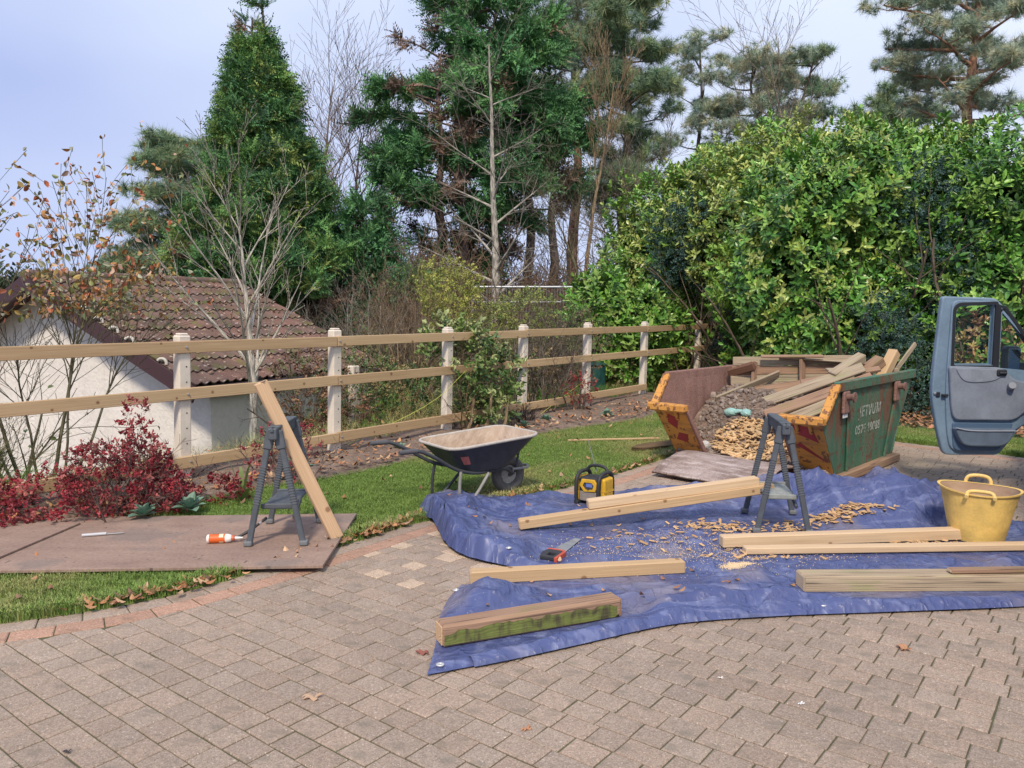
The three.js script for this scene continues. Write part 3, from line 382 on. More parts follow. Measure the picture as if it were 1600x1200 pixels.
// ================================================================= HOUSE
{
  const Hs = thing('house', 'white rendered outbuilding with brown tiled roof standing below the fence', 'house', [-6.82, -1.78, -11.1], -26 * Math.PI / 180), R = rng(61);
  const ev = 2.41, rg = 3.84, hw = 3.2, L = 4.0, sl = Math.hypot(hw, rg - ev), an = Math.atan2(rg - ev, hw), roofY = (x) => rg - (rg - ev) / hw * Math.abs(x);
  const wallM = M({ map: rep(T.render, 0.5), bumpMap: rep(T.renderB, 0.8), bumpScale: 0.006, roughness: 0.95 }), maroon = M({ c: [0.062, 0.028, 0.033], roughness: 0.5 });
  { const g = extrude([[-3.02, -0.6], [3.02, -0.6], [3.02, roofY(3.02) - 0.1], [0, rg - 0.1], [-3.02, roofY(3.02) - 0.1]], 3.4, 0.01); g.translate(0, 0, -0.42 - 1.7); obj('wall', g, wallM, Hs); }
  for (const s of [1, -1]) {
    obj('barge_board', bar([0.012 * s, rg - 0.13, 0.0], [s * (hw + 0.02), ev - 0.13, 0.0], 0.03, 0.21, 0.004), maroon, Hs);
    obj('soffit', bar([0.02 * s, rg - 0.115, -0.22], [s * hw, ev - 0.115, -0.22], 0.4, 0.02, 0.003), maroon, Hs);
    obj('fascia', bar([s * (hw - 0.02), ev - 0.09, -0.03], [s * (hw - 0.02), ev - 0.09, -L + 0.05], 0.025, 0.15, 0.003), maroon, Hs);
    obj('gutter', tube(smoothPts([[s * (hw + 0.05), ev - 0.07, -0.02], [s * (hw + 0.05), ev - 0.075, -L]], 3), 0.05, 10), M({ c: [0.05, 0.035, 0.035], roughness: 0.5 }), Hs);
  }
  const deckM = M({ c: [0.09, 0.06, 0.05] });
  const roof = obj('roof', [bar([0.005, rg - 0.055, -L / 2], [hw, ev - 0.055, -L / 2], L - 0.06, 0.05, 0.004), bar([-0.005, rg - 0.055, -L / 2], [-hw, ev - 0.055, -L / 2], L - 0.06, 0.05, 0.004)], deckM, Hs);
  const tm = [[1, 1, 1], [1.15, 1.02, 0.98], [0.82, 0.82, 0.84], [0.95, 0.9, 0.85]].map((c) => M({ c, map: rep(T.tile, 1.1), roughness: 0.92, bumpMap: rep(T.paverB, 3), bumpScale: 0.002 }));
  const NB = 14, W = L / NB, rows = 11, ex = sl / rows;
  const tileGeo = (ou) => { const P = [], U = [], n = 10, len = ex + 0.075; const pr = (k) => 0.012 + 0.034 * (Math.exp(-(((k - 0.27) / 0.11) ** 2)) + Math.exp(-(((k - 0.77) / 0.11) ** 2))); const q = (a, b, c, d) => { for (const p of [a, b, c, a, c, d]) { P.push(...p); U.push(p[2] + ou, p[0] + ou * 1.7); } }; for (let i = 0; i < n; i++) { const k0 = i / n, k1 = (i + 1) / n, z0 = -k0 * W, z1 = -k1 * W, c0 = pr(k0), c1 = pr(k1); q([0, c0 + 0.034, z0], [0, c1 + 0.034, z1], [-len, c1 + 0.002, z1], [-len, c0 + 0.002, z0]); q([0, c0 + 0.018, z0], [0, c1 + 0.018, z1], [0, c1 + 0.034, z1], [0, c0 + 0.034, z0]); q([0, c0 + 0.018, z0], [-len, c0 - 0.012, z0], [-len, c1 - 0.012, z1], [0, c1 + 0.018, z1]); } return fromTris(P, U); };
  const TG = [0.1, 0.45, 0.83, 1.3].map(tileGeo);
  for (const s of [1, -1]) for (let r = 0; r < rows; r++) for (let c = 0; c < NB; c++) {
    const d = sl - r * ex + 0.03, m = obj('roof_tile', TG[Math.floor(R() * 4)], tm[Math.floor(R() * 4)], roof);
    if (s > 0) { m.position.set(Math.cos(an) * d, rg - Math.sin(an) * d - 0.02, -c * W); m.rotation.z = -an + (R() - 0.5) * 0.012; } else { m.position.set(-Math.cos(an) * d, rg - Math.sin(an) * d - 0.02, -(c + 1) * W); m.rotation.set(0, Math.PI, -an, 'YXZ'); }
  }
  for (let k = 0; k < 9; k++) { const g = tube([[0, 0, 0], [0, 0, -L / 9 - 0.02]], 0.115, 12); g.scale(1, 0.75, 1); g.translate(0, rg - 0.02 + 0.006 * (k % 2), -k * L / 9); obj('ridge_tile', g, tm[k % 4], roof); }
  const mo = M({ c: [0.66, 0.62, 0.55], map: T.dusty, roughness: 1 });
  for (let r = 1; r < 9; r++) { const d = sl - r * ex + 0.02; const g = tube(arcPts(null, 0.06, 0.15, Math.PI - 0.15, 8, (_, a, b) => [a, b, 0]), 0.02, 6); const m = obj('verge_mortar', g, mo, roof); m.position.set(Math.cos(an) * (d + 0.03), rg - Math.sin(an) * (d + 0.03) + 0.015, 0.0); m.rotation.set(0, 0.45, -an, 'YXZ'); }
  { const R2 = rng(62), Ls = []; for (let i = 0; i < 420; i++) { const a = R2() * sl, z = -R2() * L; Ls.push([Math.cos(an) * a, rg - Math.sin(an) * a + 0.04, z, qEuler(1.3 + R2() * 0.6, R2() * 6, 0), 0.035 + 0.05 * R2(), lerp3([0.30, 0.16, 0.08], [0.38, 0.28, 0.2], R2())]); } inst('fallen_leaves', ONELEAF, leafMat, Ls, roof); }
}

// ================================================================= TARPAULIN
const TP = spl([[-0.36, -3.21], [-0.355, -3.5], [-0.36, -3.9], [-0.27, -4.3], [-0.02, -4.42], [0.2, -4.52], [0.0, -4.62], [-0.3, -4.82], [-0.45, -5.1], [-0.56, -5.55], [-0.72, -5.95], [-0.66, -6.3], [-0.2, -6.36], [0.3, -6.46], [1.08, -6.58], [1.7, -6.6], [2.2, -6.75], [2.8, -6.88], [3.2, -6.62], [3.45, -6.0], [3.75, -5.35], [4.1, -4.9], [4.2, -4.3], [3.6, -4.12], [2.7, -4.0], [1.91, -3.92], [1.3, -3.86], [0.79, -3.76], [0.3, -3.52], [-0.02, -3.36]], 240);
const dseg = (x, z, a, b) => { const dx = b[0] - a[0], dz = b[1] - a[1], t = clamp(((x - a[0]) * dx + (z - a[1]) * dz) / (dx * dx + dz * dz)); return Math.hypot(x - a[0] - dx * t, z - a[1] - dz * t); };
const FRONT = spl([[-0.36, -3.21], [-0.02, -3.36], [0.3, -3.52], [0.79, -3.76], [1.3, -3.86], [1.91, -3.92], [2.7, -4.0], [4.2, -4.25]], 50);
const FLATS = [[[-0.3, -3.5], [0.55, -3.87], 0.13], [[-0.2, -4.32], [1.05, -4.5], 0.1], [[1.4, -4.98], [3.05, -5.16], 0.09], [[1.5, -4.84], [3.4, -4.92], 0.09], [[1.62, -4.22], [3.6, -4.25], 0.14], [[0.22, -4.75], [0.42, -5.2], 0.1], [[3.14, -5.2], [3.15, -5.21], 0.26], [[0.6, -6.2], [0.75, -6.15], 0.2], [[0.05, -5.4], [0.9, -5.48], 0.1], [[1.87, -5.33], [1.94, -5.83], 0.28], [[-0.35, -6.0], [-0.3, -6.02], 0.06]];
const rid = (n) => 1 - Math.abs(2 * n - 1);
function tarpY(x, z) {
  let fl = 1; for (const [a, b, r] of FLATS) fl = Math.min(fl, sst(r * 0.75, r * 1.9, dseg(x, z, a, b)));
  const wx = x + 0.25 * (fbm(x * 2, z * 2, 401, 3) - 0.5), wz = z + 0.25 * (fbm(x * 2 + 9, z * 2, 403, 3) - 0.5);
  const big = Math.pow(rid(fbm(wx * 1.3 + wz * 0.5, wz * 2.4 - wx * 0.5, 405, 3)), 3), mid = Math.pow(rid(fbm(wx * 3.2, wz * 4.4 + wx, 407, 3)), 3), sm = rid(fbm(wx * 9, wz * 9, 409, 3));
  const gl = (cx, cz, sx, sz) => Math.exp(-(((x - cx) / sx) ** 2) - (((z - cz) / sz) ** 2));
  const left = gl(-0.45, -5.55, 0.25, 0.6), left2 = gl(-0.12, -4.78, 0.3, 0.16), br = gl(2.75, -6.35, 0.62, 0.3), br2 = gl(3.1, -5.85, 0.42, 0.4), flap = gl(-0.08, -4.02, 0.22, 0.28), right = gl(3.55, -4.9, 0.5, 0.35), back = gl(1.9, -6.5, 0.6, 0.14), mid2 = gl(2.55, -5.75, 0.5, 0.3);
  const cr = Math.pow(rid(fbm(wx * 1.9 + wz * 0.7, wz * 2.8 - wx * 0.3, 431, 3)), 9), cr2 = Math.pow(rid(fbm(wx * 4.2 - wz, wz * 3.1, 433, 3)), 9);
  let h = 0.012 + 0.014 * mid + 0.007 * sm + 0.022 * cr + 0.012 * cr2 + 0.026 * big * (1 - sst(-6.3, -5.6, z) * 0.75);
  h += left * (0.09 + 0.15 * Math.pow(rid(fbm(wx * 5.0 + wz * 1.2, wz * 1.7 - wx, 411, 2)), 2.5) + 0.05 * cr2) + left2 * (0.04 + 0.12 * Math.pow(rid(fbm(wx * 2 + wz * 6, wz * 3 + wx * 2, 435, 2)), 2)) + br * (0.06 + 0.17 * Math.pow(rid(fbm(wx * 1.8, wz * 4.5, 413, 2)), 2) + 0.04 * cr) + br2 * (0.05 + 0.15 * Math.pow(rid(fbm(wx * 2.4 + wz * 2.4, wz * 1.2, 415, 2)), 2.2) + 0.04 * cr2) + flap * (0.035 + 0.075 * Math.pow(rid(fbm(wx * 5 + wz * 4, wz * 1.5 - wx, 417, 2)), 2.5)) + right * (0.02 + 0.13 * Math.pow(rid(fbm(wx * 2.4 - wz * 2.4, wz * 1.4, 437, 2)), 3)) + back * (0.03 + 0.05 * big) + mid2 * 0.10 * Math.pow(rid(fbm(wx * 2, wz * 4, 419, 2)), 2.5);
  const df = nearLine(x, z, FRONT)[0], al = fbm(x * 1.3, 3, 421, 3); h += 0.052 * Math.exp(-(((df - 0.13 - 0.05 * al) / 0.045) ** 2)) * sst(0.15, 0.6, x) * (0.5 + 1.1 * fbm(x * 2.2, 1, 423, 3)) + 0.026 * Math.exp(-(((df - 0.30 - 0.06 * al) / 0.04) ** 2)) * sst(0.3, 0.8, x) * sst(1.9, 1.2, x);
  const de = nearLine(x, z, TP, true)[0]; const e = sst(0, 0.05, de); return mix(0.008 + 0.03 * mid * (left + flap), mix(0.012 + 0.004 * sm, h, fl), e * 0.9 + 0.1);
}
{
  const st = 0.024, x0 = -0.85, z0 = -7.0, nx = 215, nz = 162, P = [], U = [], I = [], ok = [], id = new Int32Array(nx * nz).fill(-1);
  for (let j = 0; j < nz; j++) for (let i = 0; i < nx; i++) {
    let x = x0 + i * st, z = z0 + j * st; const ins = inPoly(x, z, TP); if (!ins) { const [d, px, pz] = nearLine(x, z, TP, true); if (d > st * 1.3) continue; x = px; z = pz; }
    id[j * nx + i] = P.length / 3; ok.push(ins); P.push(x, tarpY(x, z), z); U.push(x, z);
  }
  for (let j = 0; j < nz - 1; j++) for (let i = 0; i < nx - 1; i++) { const a = id[j * nx + i], b = id[j * nx + i + 1], c = id[(j + 1) * nx + i], d = id[(j + 1) * nx + i + 1]; const t = (p, q, r) => { if (p >= 0 && q >= 0 && r >= 0 && (ok[p] || ok[q] || ok[r])) I.push(p, q, r); }; t(a, c, b); t(b, c, d); }
  const g = new THREE.BufferGeometry(); g.setAttribute('position', new THREE.Float32BufferAttribute(P, 3)); g.setAttribute('uv', new THREE.Float32BufferAttribute(U, 2)); g.setIndex(I); g.computeVertexNormals();
  const tp = thing('tarpaulin', 'large crumpled blue plastic tarpaulin spread over the block paving', 'tarpaulin');
  obj('sheet', g, MP({ map: rep(T.tarp, 0.42), bumpMap: rep(T.tarpB, 1.1), bumpScale: 0.014, roughness: 0.42, specularIntensity: 0.8 }), tp);
  { // front hem folded back over itself
    const P = [], U = [], I = [], n = 150, m = 7; for (let i = 0; i <= n; i++) { const f = i / n * (FRONT.length - 6) + 4, k = Math.min(FRONT.length - 2, Math.floor(f)), u = f - k, A = FRONT[k], B = FRONT[k + 1], l = Math.hypot(B[0] - A[0], B[1] - A[1]), nx = (B[1] - A[1]) / l, nz = -(B[0] - A[0]) / l, x = mix(A[0], B[0], u), z = mix(A[1], B[1], u), pin = 1 - 0.75 * Math.exp(-(((x - 1.22) / 0.1) ** 2)), w = (0.08 + 0.15 * fbm(x * 1.6, 8, 441, 3) * sst(-0.1, 0.5, x)) * pin, hh = (0.008 + 0.032 * fbm(x * 2.6, 2, 443, 3)) * (0.5 + 0.5 * pin);
      for (let j = 0; j <= m; j++) { const q = j / m, o = -0.012 - 0.01 * Math.sin(q * 3) + w * q, px = x + nx * o, pz = z + nz * o; P.push(px, Math.max(0.012, (j ? tarpY(px, pz) : 0.004) + hh * Math.sin(Math.PI * Math.pow(q, 0.7)) * (0.6 + 0.5 * fbm(px * 9, pz * 9, 445, 2)) + 0.006), pz); U.push(px + 3.1, pz * 1.3 + 1.7); } }
    for (let i = 0; i < n; i++) for (let j = 0; j < m; j++) { const a = i * (m + 1) + j; I.push(a, a + m + 1, a + 1, a + 1, a + m + 1, a + m + 2); } const h = new THREE.BufferGeometry(); h.setAttribute('position', new THREE.Float32BufferAttribute(P, 3)); h.setAttribute('uv', new THREE.Float32BufferAttribute(U, 2)); h.setIndex(I); h.computeVertexNormals();
    obj('folded_hem', h, MP({ c: [1.0, 1.0, 1.0], map: rep(T.tarp, 0.42), bumpMap: rep(T.tarpB, 1.1), bumpScale: 0.014, roughness: 0.42, specularIntensity: 0.8 }), tp);
  }
  const gm = M({ c: [0.75, 0.75, 0.72], metalness: 0.6, roughness: 0.4 });
  for (const [x, z] of [[-0.31, -3.27], [-0.02, -4.72], [0.55, -3.72], [1.6, -3.93], [-0.3, -4.1]]) { const r = obj('eyelet', [std(new THREE.TorusGeometry(0.014, 0.005, 6, 16))], gm, tp); r.position.set(x, tarpY(x, z) + 0.004, z); r.rotation.x = Math.PI / 2 - 0.1; }
}

// ================================================================= SKIP AND ITS LOAD
const skipPos = [2.327, 0, -7.528], skipTurn = -43.2 * Math.PI / 180;
const inSkip = (o) => { o.position.set(...skipPos); o.rotation.y = skipTurn; return o; };
const greenM = M({ map: rep(T.green, 0.8), roughness: 0.6, bumpMap: rep(T.renderB, 2), bumpScale: 0.003 }), orangeM = M({ map: rep(T.orange, 1.2), roughness: 0.6, bumpMap: rep(T.renderB, 2), bumpScale: 0.002 }), rustM = M({ map: rep(T.rust, 1), roughness: 0.85, bumpMap: rep(T.renderB, 3), bumpScale: 0.004 });
{
  const S = thing('skip', 'rusty green and orange builder\'s skip with its front flap lowered', 'skip', skipPos, skipTurn);
  const flare = (g, s, off) => { const p = g.attributes.position; for (let i = 0; i < p.count; i++) { const z = p.getX(i), y = p.getY(i), t = p.getZ(i); p.setXYZ(i, s * (0.8 + 0.05 * y / 0.9 + off) + t, y, z); } g.computeVertexNormals(); return g; };
  const prof = [[0, 0.02], [0.45, 0.6], [0.44, 0.63], [0.2, 0.9], [-1.91, 0.9], [-1.4, 0.02]];
  for (const s of [1, -1]) {
    obj('side_panel', flare(extrude(prof, 0.014, 0.003), s, 0), greenM, S);
    obj('inner_lining', flare(extrude(prof.map(([a, b]) => [a * 0.985 - 0.005, b * 0.985 + 0.005]), 0.008, 0.002), s, -0.014), rustM, S);
    const xt = s * 0.856;
    obj('top_rim', bar([xt, 0.885, 0.2], [xt, 0.885, -1.92], 0.055, 0.09, 0.008), s > 0 ? greenM : rustM, S);
    obj('raked_rim', bar([s * 0.84, 0.60, 0.455], [s * 0.856, 0.905, 0.19], 0.075, 0.035, 0.006), orangeM, S);
    // front corner panel, leaning outwards
    const w0 = 0.37, nrm = V(0, -0.45, 0.6).normalize(), P0 = (x, k, o = 0) => [x, 0.02 + 0.585 * k + nrm.y * o * -1, 0.45 * k + nrm.z * o];
    const fp2 = (pts, o, th) => { const t = [], n = pts.length, f = pts.map(([x, k]) => P0(x, k, o + th)), b = pts.map(([x, k]) => P0(x, k, o)); for (let i = 1; i < n - 1; i++) t.push([f[0], f[i], f[i + 1]], [b[0], b[i], b[i + 1]]); for (let i = 0; i < n; i++) { const j = (i + 1) % n; t.push([f[i], f[j], b[j]], [f[i], b[j], b[i]]); } const c = [0, 0, 0]; for (const q of [...f, ...b]) for (let a = 0; a < 3; a++) c[a] += q[a] / (2 * n); return flat(t, 1, 0, 0, c); };
    obj('front_panel', fp2([[s * 0.80, 0], [s * 0.838, 1], [s * (0.838 - w0), 1], [s * (0.80 - w0 + 0.06), 0]], 0, 0.016), orangeM, S);
    obj('front_lip', bar([s * 0.875, 0.61, 0.475], [s * 0.455, 0.61, 0.475], 0.1, 0.075, 0.012), orangeM, S);
    obj('jamb', bar([s * 0.46, 0.05, 0.02], [s * 0.47, 0.58, 0.43], 0.03, 0.05, 0.006), rustM, S);
    const rd = M({ c: [0.42, 0.035, 0.05], map: T.dusty, roughness: 0.5 }); const X = (a) => s * (0.825 - a);
    for (const pts of (s > 0 ? [[[X(0.06), 0.62], [X(0.09), 0.86], [X(0.27), 0.92], [X(0.24), 0.74]], [[X(0.08), 0.33], [X(0.03), 0.30], [X(0.24), 0.60], [X(0.28), 0.55]]] : [[[X(0.08), 0.70], [X(0.16), 0.58], [X(0.22), 0.80], [X(0.12), 0.86]], [[X(0.1), 0.38], [X(0.22), 0.34], [X(0.26), 0.5], [X(0.16), 0.52]]])) obj('warning_stripe', fp2(pts, 0.0175, 0.002), rd, S);
    for (const a of [0.10, 0.22]) { obj('flap_hook', [bar(P0(X(a), 0.94, 0.03), P0(X(a), 0.74, 0.05), 0.028, 0.028, 0.006), bar(P0(X(a) - 0.04, 0.92, 0.03), P0(X(a) + 0.04, 0.92, 0.03), 0.03, 0.03, 0.006)], orangeM, S); if (s > 0 && a > 0.2) break; }
    for (const z of [0.02, -1.35]) { const l = obj('lifting_lug', [mv(cbox(0.03, 0.2, 0.14, 0.01), s * 0.875, 0.74, z), mv(cyl(0.03, 0.03, 0.09, 14), s * 0.91, 0.79, z, 0, 0, Math.PI / 2), mv(cyl(0.045, 0.045, 0.015, 14), s * 0.952, 0.79, z, 0, 0, Math.PI / 2)], rustM, S); }
    obj('side_rib', bar([s * 0.825, 0.06, -0.2], [s * 0.862, 0.66, -0.1], 0.02, 0.04, 0.005), greenM, S); obj('side_rib', bar([s * 0.825, 0.06, -1.2], [s * 0.862, 0.66, -1.35], 0.02, 0.04, 0.005), greenM, S);
    obj('skid', bar([s * 0.62, 0.02, 0.02], [s * 0.62, 0.02, -1.42], 0.12, 0.04, 0.006), rustM, S);
  }
  obj('floor_plate', mv(cbox(1.58, 0.03, 1.42, 0.004), 0, 0.055, -0.7), rustM, S);
  obj('back_panel', bar([0, 0.03, -1.4], [0, 0.9, -1.91], 1.66, 0.014, 0.003), greenM, S);
  { // lowered flap: a bowed, dented plate hinged at the floor's front edge
    const P = [], U = [], I = [], n = 26, m = 18; for (const top of [1, 0]) for (let j = 0; j <= m; j++) for (let i = 0; i <= n; i++) { const a = i / n, b = j / m, x = mix(-0.5, 0.52, a) * (1 + 0.12 * b * (a < 0.5 ? 1 : 0.3)), z = 0.03 + 0.86 * b + 0.05 * (fbm(a * 4, b * 2, 431, 2) - 0.5) * b, arch = 0.12 * Math.sin(Math.PI * clamp(b * 0.88 + 0.12)) * (0.75 + 0.5 * fbm(a * 3, b * 3, 433, 3)); P.push(x, 0.035 + arch + 0.012 * (fbm(a * 9, b * 9, 435, 3) - 0.5) + (top ? 0.022 : 0), z); U.push(x, z); }
    const w = n + 1, k = w * (m + 1); for (let j = 0; j < m; j++) for (let i = 0; i < n; i++) { const a = j * w + i; I.push(a, a + w, a + 1, a + 1, a + w, a + w + 1, k + a, k + a + 1, k + a + w, k + a + 1, k + a + w + 1, k + a + w); }
    const side = (a, b) => I.push(a, b, k + a, b, k + b, k + a); for (let i = 0; i < n; i++) { side(i, i + 1); side(m * w + i + 1, m * w + i); } for (let j = 0; j < m; j++) { side((j + 1) * w, j * w); side(j * w + n, (j + 1) * w + n); }
    const g = new THREE.BufferGeometry(); g.setAttribute('position', new THREE.Float32BufferAttribute(P, 3)); g.setAttribute('uv', new THREE.Float32BufferAttribute(U, 2)); g.setIndex(I); g.computeVertexNormals();
    const f = obj('front_flap', g, M({ map: rep(T.mauve, 1.2), roughness: 0.65, bumpMap: rep(T.renderB, 2), bumpScale: 0.01 }), S); f.userData.label = 'mauve dented steel flap lowered onto the paving';
  }
  { // worn white lettering on the green side
    const cv = document.createElement('canvas'); cv.width = 512; cv.height = 256; const c = cv.getContext('2d'); c.clearRect(0, 0, 512, 256); c.fillStyle = '#fff'; c.font = 'bold 104px sans-serif'; c.fillText('JETVUM', 52, 100); c.font = 'bold 84px sans-serif'; c.fillText('0576 10088', 6, 214);
    const im = c.getImageData(0, 0, 512, 256), d = new Uint8Array(512 * 256 * 4); for (let j = 0; j < 256; j++) for (let i = 0; i < 512; i++) { const k = (j * 512 + i) * 4, o = ((255 - j) * 512 + i) * 4, wv = sst(0.18, 0.52, fbm(i / 34 + 40, j / 20, 447, 4)) * (0.35 + 0.65 * sst(0.25, 0.6, fbm(i / 5, j / 50, 443, 3))); d[o] = 205; d[o + 1] = 212; d[o + 2] = 200; d[o + 3] = Math.round(im.data[k + 3] * wv * 0.8); }
    const t = new THREE.DataTexture(d, 512, 256); t.magFilter = THREE.LinearFilter; t.colorSpace = THREE.SRGBColorSpace; t.needsUpdate = true; const g = std(new THREE.PlaneGeometry(0.78, 0.36)); const m = obj('lettering', g, M({ map: t, transparent: true, roughness: 0.8 }), S); m.position.set(0.8405, 0.52, -0.72); m.rotation.set(0, Math.PI / 2, 0); m.rotateX(0.055);
    obj('label_plate', mv(cbox(0.004, 0.035, 0.11, 0.001), 0.874, 0.62, 0.02), M({ c: [0.8, 0.8, 0.78], roughness: 0.5 }), S);
  }
}
{ // soil heap in the skip
  const P = [], U = [], I = [], n = 44, m = 52, hy = (x, z) => { const b = sst(0.25, -0.9, z); return mix(0.11, 0.60, b) + 0.10 * sst(0.3, -0.6, x) * sst(0.1, -0.5, z) + 0.13 * (fbm(x * 4 + 3, z * 4, 451, 4) - 0.5) - 0.06 * sst(0.5, 0.8, x); };
  for (let j = 0; j <= m; j++) for (let i = 0; i <= n; i++) { const z = mix(0.14, -1.6, j / m), y0 = hy(0, z), x = mix(-0.79, 0.79, i / n); P.push(x, Math.max(0.08, hy(x, z)), z); U.push(x, z); } const w = n + 1; for (let j = 0; j < m; j++) for (let i = 0; i < n; i++) { const a = j * w + i; I.push(a, a + 1, a + w, a + 1, a + w + 1, a + w); }
  const g = new THREE.BufferGeometry(); g.setAttribute('position', new THREE.Float32BufferAttribute(P, 3)); g.setAttribute('uv', new THREE.Float32BufferAttribute(U, 2)); g.setIndex(I); g.computeVertexNormals();
  const o = inSkip(obj('soil_heap', g, M({ c: [1.0, 0.98, 0.95], map: rep(T.soil, 1.2), bumpMap: rep(T.soilB, 2.5), bumpScale: 0.04, roughness: 1 }))); tag(o, 'heap of loose brown soil and rubble tipped inside the skip', 'soil');
  const R = rng(71), L = [], C = []; const clod = std(new THREE.IcosahedronGeometry(1, 1)); { const p = clod.attributes.position; for (let i = 0; i < p.count; i++) { const k = 0.75 + 0.5 * hash(Math.round(p.getX(i) * 50), Math.round(p.getY(i) * 50 + p.getZ(i) * 90), 4); p.setXYZ(i, p.getX(i) * k, p.getY(i) * k, p.getZ(i) * k); } clod.computeVertexNormals(); }
  for (let i = 0; i < 2600; i++) { const x = -0.76 + 1.5 * R(), z = 0.12 - 1.3 * R(), s = 0.006 + 0.024 * R() ** 3; L.push([x, hy(x, z) + s * 0.3, z, qEuler(R() * 6, R() * 6, R() * 6), [s * (0.8 + R()), s * (0.6 + 0.5 * R()), s], mul3(lerp3([0.26, 0.195, 0.16], [0.36, 0.29, 0.245], R()), 0.6 + 0.6 * R())]); }
  inSkip(inst('soil_clods', clod, M({ map: T.dusty, roughness: 1 }), L)).userData.label = 'loose clods scattered over the soil heap';
  const chip = cbox(1, 0.16, 0.3, 0.06);
  for (let i = 0; i < 620; i++) { const a = R() * 6.28, r = Math.sqrt(R()), x = -0.05 + Math.cos(a) * r * 0.4 + (R() - 0.5) * 0.1, z = -0.1 + Math.sin(a) * r * 0.26; C.push([x, hy(x, z) + 0.02 + 0.03 * R(), z, qEuler((R() - 0.5) * 1.2, R() * 6.28, (R() - 0.5) * 1.2), (0.035 + 0.09 * R() ** 1.8), mul3(lerp3([0.84, 0.66, 0.45], [0.98, 0.84, 0.64], R()), 0.7 + 0.4 * R())]); }
  inSkip(inst('wood_chips', chip, M({ map: rep(T.wood, 1, 4), roughness: 0.9 }), C)).userData.label = 'pale split wood chips heaped at the front of the skip';
  { const s = inSkip(obj('rubble_lump', (() => { const q = clod.clone(); q.scale(0.07, 0.045, 0.06); q.rotateY(1); q.translate(-0.5, hy(-0.5, 0.02) + 0.03, 0.02); return q; })(), M({ c: [0.6, 0.58, 0.55], map: rep(T.dusty, 2) }))); tag(s, 'pale lump of broken concrete on the soil heap by the flap', 'rubble'); }
  { // rubber gloves
    const gM = M({ c: [0.34, 0.58, 0.52], roughness: 0.5, map: rep(T.dusty, 2) }); const y = hy(-0.32, -0.38) + 0.035; const pcs = [[-0.42, -0.36, 0.6], [-0.28, -0.4, 2.2]];
    pcs.forEach(([x, z, a], k) => { const G = []; const pal = std(new THREE.SphereGeometry(1, 18, 12)); const p = pal.attributes.position; for (let i = 0; i < p.count; i++) { const q = 0.8 + 0.45 * fbm(p.getX(i) * 2 + 5, p.getY(i) * 2 + p.getZ(i) * 2, 461 + k, 3); p.setXYZ(i, p.getX(i) * 0.075 * q, p.getY(i) * 0.042 * q, p.getZ(i) * 0.055 * q); } pal.computeVertexNormals(); G.push(pal); for (let f = 0; f < 5; f++) { const o = (f - 2) * 0.024, l = [0.05, 0.075, 0.08, 0.075, 0.06][f]; G.push(tube(smoothPts([[0.03, 0.005, o], [0.06 + l * 0.4, 0.018, o * 1.2], [0.07 + l * 0.8, 0.0, o * 1.4 + 0.01 * (f % 2)]], 5), [0.014, 0.014, 0.014, 0.013, 0.012, 0.008], 8)); } const m = mergeGeometries(G); m.rotateY(a); m.translate(x, y, z); const o = inSkip(obj('rubber_glove', m, gM)); tag(o, k ? 'crumpled teal rubber glove, the one nearer the timbers in the skip' : 'crumpled teal rubber glove, the one nearer the rusty inner wall', 'glove', 'gloves in the skip'); });
  }
  // boards and posts thrown into the skip
  const W = (a, b, w, h, mt, roll, nm, lb, cat) => tag(inSkip(obj(nm, bar(a, b, w, h, 0.006, roll, R() * 5), mt)), lb, cat, 'old timbers in the skip');
  W([-0.42, 0.50, -0.55], [0.62, 0.98, -1.12], 0.03, 0.135, oldWood, -0.9, 'fence_rail', 'long greenish old rail slanting up across the skip load', 'rail');
  W([-0.05, 0.50, -0.36], [0.78, 0.90, -0.92], 0.035, 0.13, brownWood, -0.9, 'fence_rail', 'brown old rail slanting below the greenish one in the skip', 'rail');
  W([0.1, 0.42, -0.2], [0.8, 0.80, -0.7], 0.03, 0.12, oldWood, -0.7, 'fence_rail', 'short old rail nearest the green rim inside the skip', 'rail');
  // fence panel remains: horizontal boards behind two uprights
  for (let k = 0; k < 4; k++) W([-0.74, 0.67 + k * 0.105, -0.92 - k * 0.02], [0.35, 0.72 + k * 0.1, -1.62 - k * 0.02], 0.02, 0.1, k % 2 ? oldWood : brownWood, -0.12, 'fence_board', ['lowest greenish board of the broken panel at the back of the skip', 'second board up of the broken panel at the back of the skip', 'third board up of the broken panel at the back of the skip', 'topmost thin board of the broken panel at the back of the skip'][k], 'board');
  W([-0.50, 0.62, -1.0], [-0.52, 0.99, -1.06], 0.03, 0.09, brownWood, 0, 'fence_batten', 'reddish upright batten on the broken panel, nearer the rusty inner wall', 'batten');
  W([-0.06, 0.72, -1.26], [-0.1, 1.06, -1.32], 0.03, 0.10, brownWood, 0, 'fence_batten', 'reddish upright batten on the broken panel, nearer the slanting rails', 'batten');
  W([-0.78, 0.86, -0.98], [-0.5, 0.95, -1.02], 0.1, 0.08, M({ c: [0.34, 0.2, 0.16], map: rep(T.oldwood, 1, 4), roughness: 1 }), 0.3, 'rotten_post', 'dark red rotten post stump resting on the rusty inner wall of the skip', 'post');
  W([0.35, 0.88, -1.0], [0.52, 1.07, -1.36], 0.1, 0.09, oldWood, 0.3, 'post_offcut', 'pale square post offcut standing behind the slanting rails', 'post');
  W([0.5, 0.86, -1.3], [0.66, 1.04, -1.5], 0.12, 0.1, brownWood, 0.2, 'post_offcut', 'brown square post offcut between the paler ones in the skip', 'post');
  W([0.68, 0.84, -1.45], [0.74, 1.12, -1.66], 0.1, 0.1, tanWood, 0.1, 'post_offcut', 'tan post offcut sticking up over the far corner of the green rim', 'post');
